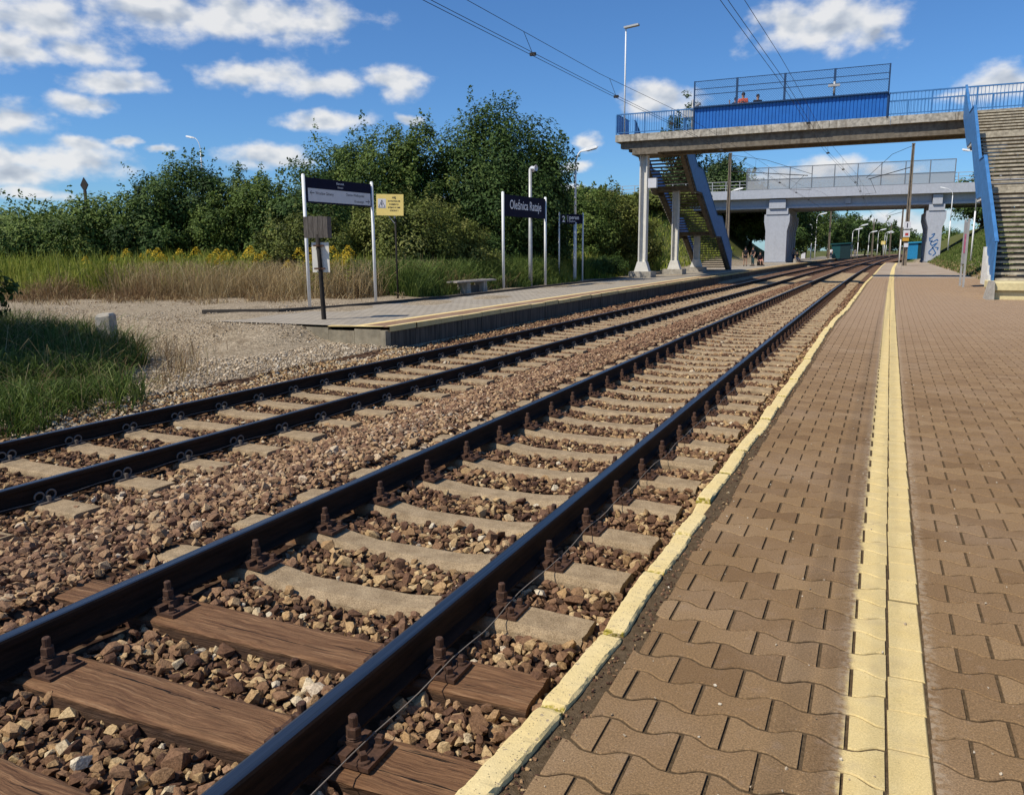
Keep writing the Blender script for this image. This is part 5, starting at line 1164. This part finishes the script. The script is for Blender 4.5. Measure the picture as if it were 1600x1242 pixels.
def blades(name, x, y, h, wd, lean, mt, seed, tone=None, z=None, curl=.35):
    """grass: each blade a bent strip of two quads"""
    r = np.random.default_rng(seed); n = len(x); z = terrain(x, y) if z is None else z; a = r.uniform(0, 2*np.pi, n); la = r.uniform(0, 2*np.pi, n); ln = lean*h*np.abs(r.normal(.6, .5, n))
    dx, dy = np.cos(a)*wd/2, np.sin(a)*wd/2; lx, ly = np.cos(la)*ln, np.sin(la)*ln; P0 = np.stack([x, y, z-.02], 1)
    P1 = P0 + np.stack([lx*.25, ly*.25, h*.5], 1); P2 = P0 + np.stack([lx*.65, ly*.65, h*.82], 1); P3 = P0 + np.stack([lx, ly, h*(1-curl*np.clip(ln/h, 0, 1))], 1); W = np.stack([dx, dy, 0*dx], 1)
    V = np.stack([P0-W, P0+W, P1-W*.9, P1+W*.9, P2-W*.6, P2+W*.6, P3-W*.08, P3+W*.08], 1).reshape(-1, 3); i = np.arange(n)*8
    F = np.concatenate([np.stack([i, i+1, i+3, i+2], 1), np.stack([i+2, i+3, i+5, i+4], 1), np.stack([i+4, i+5, i+7, i+6], 1)]); tone = r.random(n) if tone is None else tone
    return tag(link(name, np_mesh(name, V, F, mt, {'tone': np.repeat(tone, 8)})), kind='stuff')
G_GREEN = leafmat('fresh_grass', [(.028, .046, .009), (.060, .100, .017), (.115, .165, .030), (.23, .24, .09)], .25)
G_DRY = leafmat('dry_grass', [(.13, .075, .036), (.26, .165, .08), (.40, .29, .14), (.52, .42, .24)], .2)
G_TALL = leafmat('tall_weeds', [(.06, .09, .016), (.15, .20, .028), (.27, .31, .045), (.38, .37, .09)], .3)
r = np.random.default_rng(31)
def scatter(n, x0, x1, y0, y1, keep): 
    x = r.uniform(x0, x1, n); y = r.uniform(y0, y1, n); k = keep(x, y); return x[k], y[k]
# shaded green grass beside the far track
wob = lambda x: .35*np.sin(x*2.1)+.25*np.sin(x*5.3+1)
x, y = scatter(110000, -17, -7.4, 3.2, 11, lambda x, y: (x < far_c(y)-1.62+.12*np.sin(y*5)) & (y < 6.7+wob(x)*.6-.98*np.clip(x+8.2, -2.8, 9) + .42*np.maximum(-x-11, 0)) & (x > -1.6*y-.8))
k = r.random(len(x)) < .55+.45*np.sin(x*3.1+1)*np.sin(y*2.7); x, y = x[k], y[k]
pt = .5+.5*np.sin(x*2.3+np.sin(y*3))*np.sin(y*1.9+1); hh = r.uniform(.10, .42, len(x))*(.7+.6*pt+.9*np.clip((-x-9.5)/3, 0, 1)); zz = np.maximum(terrain(x, y), np.where(x > -9, bed_z(x, y), -9))
blades('grass', x, y, hh, r.uniform(.006, .016, len(x)), 1.1, G_GREEN, 1, np.clip(.30+.35*pt+r.normal(0, .2, len(x)), 0, 1), zz)
k = r.random(len(x)) < .07; blades('dry_grass', x[k], y[k], hh[k]*1.5, r.uniform(.003, .006, k.sum()), 1.2, G_DRY, 12, None, zz[k])
# dry stalks round the post and along the edge of the path
x, y = scatter(26000, -17, -8.0, 6, 12.5, lambda x, y: (r.random(x.size) < .5*np.exp(-((y-(7.5-.98*np.clip(x+8.2, -2.8, 9) + .25*np.maximum(-x-11, 0)))/(.45+.25*np.sin(x*4)))**2)*(.4+.6*(np.sin(x*6+y*3) > 0))) & (x > -1.6*y-.8)); hh = r.uniform(.10, .5, len(x)); blades('dry_grass', x, y, hh, r.uniform(.004, .009, len(x)), .7, G_DRY, 2)
# dry grass belt in front of the bushes
front = lambda x: np.interp(x, [-45, -30, -25, -21.5, -18.5, -16.2, -14.6, -13.2], [11.4, 13.6, 15.4, 17.7, 19.0, 19.6, 21.4, 24])
belt = lambda x, y: (y > front(x)+.5*np.sin(x*1.3)+.4*np.sin(x*3)+.3*np.sin(x*7.7)+r.normal(0, .25, len(x))) & (y < front(x)+6.2) & (x < -13.3)
x, y = scatter(130000, -42, -13.2, 11, 30, belt); d = y-front(x)
hh = np.clip(.12+.34*d, .1, .85)*np.where(d > 2.4, .75, 1)*r.uniform(.4, 1.35, len(x))*(.75+.35*np.sin(x*1.7+y)); blades('dry_grass', x, y, hh, r.uniform(.008, .02, len(x)), 1.1, G_DRY, 3, np.clip(.28+.08*d+.18*np.sin(x*.7+2)+r.normal(0, .2, len(x)), 0, 1))
def clump(x): return sum(a*np.exp(-((x-c)/w)**2) for c, w, a in ((-35.5, 2.2, .6), (-29.2, 1.9, 1.), (-24.2, 1.3, 1.), (-21.0, 1.1, .9), (-17.0, 1.2, .8)))
x, y = scatter(110000, -42, -13.2, 14, 31, lambda x, y: belt(x, y-2.9) & (r.random(x.size) < clump(x)*1.2)); hh = r.uniform(.7, 1.5, len(x))*(.62+.62*clump(x)); blades('tall_weeds', x, y, hh, r.uniform(.018, .036, len(x)), .4, G_TALL, 4, np.clip(.66+r.normal(0, .2, len(x)), 0, 1))
x, y = scatter(16000, -24, -14.5, 19, 27, lambda x, y: belt(x, y-.8)); blades('dry_grass', x, y, r.uniform(.7, 1.5, len(x)), r.uniform(.007, .014, len(x)), .9, G_DRY, 14, np.clip(r.normal(.72, .15, len(x)), 0, 1))
x, y = scatter(16000, -30, -13.4, 12, 22, lambda x, y: (np.abs(y-front(x)+.5) < 1.5) & (np.sin(x*2.7+y)*np.sin(x*1.1-y*2) > .1)); blades('dry_grass', x, y, r.uniform(.05, .3, len(x)), r.uniform(.01, .02, len(x)), 1.2, G_DRY, 15)
# dark tall weeds behind the signs and the bench, and along the back of the platform
x, y = scatter(42000, -18, -13.0, 21, 36, lambda x, y: (x < -13.25-.2*np.sin(y*2)-.28*(y > 26.5)*(y < 27.8)) & (x > -16.5) & (y > 22.4+(-13.3-x)*.0)); hh = r.uniform(.4, 1.5, len(x))*np.clip((-13.0-x)/1.0, .25, 1); blades('tall_weeds', x, y, hh, r.uniform(.012, .028, len(x)), .8, L_MID, 5)
x, y = scatter(26000, -19, -12.9, 34, 60, lambda x, y: (x < -13.3-.3*np.sin(y)) & ((y < 47) | (x < -14.6))); hh = r.uniform(.4, 1.6, len(x))*np.clip((-12.9-x)/1.6, .2, 1); blades('tall_weeds', x, y, hh, r.uniform(.02, .045, len(x)), .5, G_TALL, 6, np.clip(.55+.3*np.sin(y*.9)+r.normal(0, .2, len(x)), 0, 1))
# right bank
x, y = scatter(42000, 4.3, 16, 40, 100, lambda x, y: (x-KX*.6*y**2 > 4.35+.15*np.sin(y)) & (np.sin(x*2+y)*.5+r.random(len(x)) > .1)); hh = r.uniform(.08, .32, len(x)); blades('grass', x, y, hh, r.uniform(.03, .06, len(x)), .6, G_GREEN, 7, np.clip(r.normal(.62, .2, len(x)), 0, 1))
x, y = scatter(9000, 4.2, 8, 38, 98, lambda x, y: np.abs(x-KX*.6*y**2-4.5) < .5); blades('dry_grass', x, y, r.uniform(.06, .25, len(x)), r.uniform(.03, .05, len(x)), .8, G_DRY, 8)
# slopes of the road embankment, left
x, y = scatter(40000, -70, -15, 48, 98, lambda x, y: x > -1.0*y-8); blades('grass', x, y, r.uniform(.15, .6, len(x)), r.uniform(.06, .12, len(x)), .5, G_TALL, 9)
# goldenrod: stems with yellow plumes, each plant an object
M_GOLD = leafmat('goldenrod_flowers', [(.42, .28, .02), (.55, .40, .03), (.70, .52, .06)], .2)
def goldenrod_mesh(seed):
    r_ = np.random.default_rng(seed); vs, fs, tn, mats = [], [], [], []
    n = 34; C = np.stack([r_.normal(0, .03, n), r_.normal(0, .03, n), r_.uniform(.15, 1.15, n)], 1); V1, F1 = leaf_quads(C, r_.normal(size=(n, 3))+[0, 0, .6], np.full(n, .035), r_, 4.)
    n2 = 90; a = r_.uniform(0, 6.28, n2); q = r_.uniform(0, 1, n2); C = np.stack([np.cos(a)*.14*(1-q)+.02*np.cos(a), np.sin(a)*.14*(1-q)+.02*np.sin(a), 1.08+.30*q], 1); V2, F2 = leaf_quads(C, r_.normal(size=(n2, 3))+[0, 0, .5], np.full(n2, .035), r_, 1.3)
    return np_mesh('stem', V1, F1, G_TALL, {'tone': r_.uniform(.3, .9, len(V1))}), np_mesh('plume', V2, F2, M_GOLD, {'tone': r_.random(len(V2))})
GOLD = [goldenrod_mesh(s) for s in range(3)]
for i in range(48):
    if i < 17: x, y = -16.4 + r.normal(0, .75), 22.3 + r.normal(0, .5)
    elif i < 24: x, y = -25.6 + r.normal(0, 1.3), 22.2 + r.normal(0, .5)
    else: x, y = r.uniform(-28, -19), r.uniform(20.5, 23.5)
    s_ = r.uniform(.85, 1.25); st, fl = GOLD[i % 3]
    t = thing('goldenrod', 'tall goldenrod plant with yellow plume near the direction sign' if i < 17 else ('goldenrod plant with yellow plume in the weeds left of the signs' if i < 24 else 'scattered yellow goldenrod plant at the foot of the left trees'), 'wildflower', (x, y, float(terrain(x, y))), r.uniform(0, 6), 'goldenrod by the direction sign' if i < 17 else ('goldenrod in the left weeds' if i < 24 else 'scattered goldenrod'))
    t.scale = (s_*1.5, s_*1.5, s_); link('stem', st, t); link('plume', fl, t)

# ---------------------------------------------------------------- people
def skin_body(name, pts, edges, rad, mt, parent, root=0, sub=1):
    me = bpy.data.meshes.new(name); me.from_pydata(pts, edges, []); me.materials.append(mt); o = link(name, me, parent)
    md = o.modifiers.new('skin', 'SKIN'); md.use_smooth_shade = True
    for i, v in enumerate(me.skin_vertices[0].data): v.radius = (rad[i], rad[i]) if not isinstance(rad[i], tuple) else rad[i]; v.use_root = (i == root)
    s = o.modifiers.new('sub', 'SUBSURF'); s.levels = sub; s.render_levels = sub; return o
def cloth(name, r, hue): return flat(name, hue, .85, 0, .15, 14)
SKIN = flat('skin', (.42, .25, .17), .6, 0, .06)
HAIR = flat('dark_hair', (.02, .013, .01), .6, 0, .2)
def person(label, x, y, z, rz, top, legs, h=1.7, pose='stand', hair=HAIR, group='people waiting at the station', longhair=False, barelegs=True, arm=None, carry=None):
    t = thing('person', label, 'person', (x, y, z), rz, group); k = h/1.75
    hip, knee, foot = [(-.09, 0, .90), (.09, 0, .90)], [(-.10, -.01, .48), (.10, -.03, .48)], [(-.11, .02, .07), (.12, 0, .07)]
    dz = 0; P_ = lambda p: (p[0]*k, p[1]*k, p[2]*k)
    if pose == 'sit': knee = [(-.11, -.42, .48), (.12, -.40, .48)]; foot = [(-.11, -.40, .08), (.14, -.46, .08)]; hip = [(-.09, 0, .50), (.09, 0, .50)]; dz = -.42
    pel, chest, neck, head = (0, 0, .96+dz), (0, .01, 1.30+dz), (0, 0, 1.47+dz), (0, -.015, 1.60+dz)
    sh = [(-.18, 0, 1.40+dz), (.18, 0, 1.40+dz)]; el = [(-.25, .02, 1.13+dz), (.25, .02, 1.13+dz)]; wr = [(-.24, -.10, .90+dz), (.24, -.10, .90+dz)]
    if arm == 'up': el[0] = (-.30, -.10, 1.22+dz); wr[0] = (-.26, -.20, 1.46+dz)
    if arm == 'front': el = [(-.22, -.08, 1.14+dz), (.22, -.08, 1.14+dz)]; wr = [(-.08, -.28, 1.22+dz), (.08, -.28, 1.22+dz)]
    pts = [pel, (0, .01, 1.12+dz), chest, neck, (0, -.005, 1.53+dz), head, (0, 0, 1.70+dz)]; rad = [(.145, .10), (.125, .09), (.15, .10), .055, .075, (.075, .092), .05]
    ed = [(0, 1), (1, 2), (2, 3), (3, 4), (4, 5), (5, 6)]
    for s in range(2):
        o = len(pts); pts += [sh[s], el[s], wr[s]]; rad += [.055, .042, .028]; ed += [(2, o), (o, o+1), (o+1, o+2)]
        w_ = Vector(wr[s]); d = (w_-Vector(el[s])).normalized(); sd = d.cross(Vector((0, 1, .2))).normalized()
        pm = w_+d*.05; pts.append(tuple(pm)); rad.append((.032, .02)); pi = len(pts)-1; ed.append((o+2, pi))
        for f_ in range(4):
            b0 = pm + sd*(.026-.0173*f_) + d*.03; ln = (.062, .072, .068, .052)[f_]; bend = Vector((0, -.35, -.1)); pts += [tuple(b0), tuple(b0+d*ln*.5), tuple(b0+(d+bend)*ln)]; rad += [.0095, .009, .008]; q = len(pts); ed += [(pi, q-3), (q-3, q-2), (q-2, q-1)]
        th = w_ + d*.03 + sd*.035; pts += [tuple(th), tuple(th+d*.04+sd*.018)]; rad += [.011, .009]; ed += [(o+2, len(pts)-2), (len(pts)-2, len(pts)-1)]
        o = len(pts); pts += [hip[s], knee[s], tuple((np.array(knee[s])*.45+np.array(foot[s])*.55)+[0, .015, 0]), foot[s], (foot[s][0]*1.1, foot[s][1]-.17, .035)]; rad += [.088, .055, .05, .035, .035]; ed += [(0, o), (o, o+1), (o+1, o+2), (o+2, o+3), (o+3, o+4)]
    skin_body('body', [P_(p) for p in pts], ed, [tuple(a*k for a in q) if isinstance(q, tuple) else q*k for q in rad], SKIN, t)
    # nose, eyes, mouth and ears
    b = MB().mat(SKIN); hz = 1.615+dz; b.raw([P_(v) for v in ((-.014, -.092, hz-.03), (.014, -.092, hz-.03), (0, -.122, hz-.028), (0, -.095, hz+.015))], [(0, 2, 3), (2, 1, 3), (0, 1, 2)])
    for s in (-1, 1): b.lathe([(.006, -.012), (.026*k, 0), (.006, .012)], 8, Matrix.Translation(P_((s*.082, .0, hz-.01))) @ Matrix.Rotation(R(90), 4, 'Y'))
    b.mat(HAIR)
    for s in (-1, 1): b.box(P_((s*.032-.014, -.098, hz-.002)), P_((s*.032+.014, -.088, hz+.01)))
    b.mat(flat('lips', (.30, .11, .09))) if 'lips' not in bpy.data.materials else b.mat(bpy.data.materials['lips']); b.box(P_((-.022, -.095, hz-.06)), P_((.022, -.085, hz-.05))); b.build('face', t)
    # clothes: shirt, trousers or shorts, shoes
    pts = [(0, 0, .88+dz), (0, .01, 1.12+dz), chest, (0, 0, 1.42+dz)]; rad = [(.165, .12), (.14, .105), (.168, .118), .09]; ed = [(0, 1), (1, 2), (2, 3)]
    for s in range(2): pts += [sh[s], tuple(np.array(sh[s])*.35+np.array(el[s])*.65)]; rad += [.075, .062]; o = len(pts); ed += [(2, o-2), (o-2, o-1)]
    skin_body('shirt', [P_(p) for p in pts], ed, [tuple(a*k for a in q) if isinstance(q, tuple) else q*k for q in rad], top, t)
    pts = [(0, 0, .97+dz)]; rad = [(.155, .115)]; ed = []
    for s in range(2):
        e_ = tuple(np.array(hip[s])*.55+np.array(knee[s])*.45) if barelegs else foot[s]; pts += [hip[s], knee[s] if not barelegs else tuple(np.array(hip[s])*.8+np.array(knee[s])*.2), e_ if barelegs else (foot[s][0], foot[s][1], foot[s][2]+.05)]; rad += [.105, .075 if not barelegs else .1, .055 if not barelegs else .095]; o = len(pts); ed += [(0, o-3), (o-3, o-2), (o-2, o-1)]
    skin_body('shorts' if barelegs else 'trousers', [P_(p) for p in pts], ed, [tuple(a*k for a in q) if isinstance(q, tuple) else q*k for q in rad], legs, t)
    b = MB().mat(M_BLACK if 'white' not in label else M_SIGNW)
    for s in range(2): fx, fy, _ = foot[s]; b.prism([(fy+.09, 0), (fy-.22, 0), (fy-.23, .04), (fy-.08, .10), (fy+.09, .11)], 'x', fx-.05, fx+.05, Matrix.Scale(k, 4))
    b.build('shoes', t, bevel=.015)
    b = MB().mat(hair); n = 12; prof = [(.0, .115), (.05, .108), (.085, .07), (.098, .015), (.096, -.03)]
    M = Matrix.Translation(P_((0, .012, 1.625+dz))) @ Matrix.Diagonal((.92*k, 1.05*k, k, 1)); b.lathe(prof, n, M)
    if longhair: b.prism([(-.09, -.30), (.09, -.30), (.098, .03), (-.098, .03)], 'y', .03, .10, M)
    b.build('hair', t); return t
BLK = cloth('black_cotton', 1, (.012, .012, .016)); RED = cloth('orange_red_cotton', 1, (.52, .10, .05)); WHT = cloth('white_cotton', 1, (.66, .65, .66)); PNK = cloth('red_shorts_cotton', 1, (.45, .08, .09)); NVY = cloth('navy_cotton', 1, (.02, .03, .07)); TEA = cloth('teal_cotton', 1, (.02, .06, .07)); GRY = cloth('grey_cotton', 1, (.20, .20, .21))
pg = 'people on the footbridge'
person('person in a dark top with raised arm at the left mesh post of the footbridge', -7.15, 44.3, ZD, R(-15), BLK, NVY, 1.68, arm='up', group=pg)
person('person in an orange-red top looking over the blue panel of the footbridge', -6.75, 44.1, ZD, R(5), RED, NVY, 1.85, arm='front', group=pg)
person('person in dark clothes right of the orange-red one on the footbridge', -6.05, 44.3, ZD, R(25), BLK, NVY, 1.74, group=pg)
person('person with long hair in a black top and shorts standing near the stairs', -11.2, 78.5, .0, R(10), BLK, BLK, 1.78, longhair=True)
person('person in dark teal standing in the middle of the group near the stairs', -10.55, 78.8, .0, R(-40), BLK, TEA, 1.82, barelegs=False)
t = thing('case', 'dark low case that the person in red shorts sits on', 'case', (-9.95, 79.3, .02)); b = MB().mat(M_BLACK); b.box((-.25, -.18, 0), (.25, .2, .40)); b.build('body', t, bevel=.03); b = MB().mat(M_GALV); b.tube([(-.12, -.19, .3), (-.1, -.23, .3), (.1, -.23, .3), (.12, -.19, .3)], .012, 6); b.build('handle', t)
person('person in red shorts and dark top sitting on the platform near the stairs', -9.95, 79.3, .02, R(30), BLK, PNK, 1.75, 'sit')
person('person in grey standing in the shade of the left bridge pier', -9.0, 102.6, .0, R(-30), GRY, NVY, 1.75, barelegs=False)
person('person in dark clothes sitting in the shade of the left bridge pier', -8.5, 101.3, .0, R(20), BLK, NVY, 1.75, 'sit', barelegs=False)
person('person in a white top and dark trousers walking beside the teal shelter', -7.1, 150.5, .0, R(-20), WHT, NVY, 1.8, barelegs=False)
person('tiny person in pale clothes beyond the teal shelter', -3.6, 165, .0, R(0), GRY, GRY, 1.7, barelegs=False)
b = MB().mat(M_CONC); b.box((-.4, -.25, 0), (.4, .25, .44)); tag(b.build('concrete_block', None, (-8.5, 101.35, 0), .02), 'concrete block used as a seat in the pier shade', 'block')
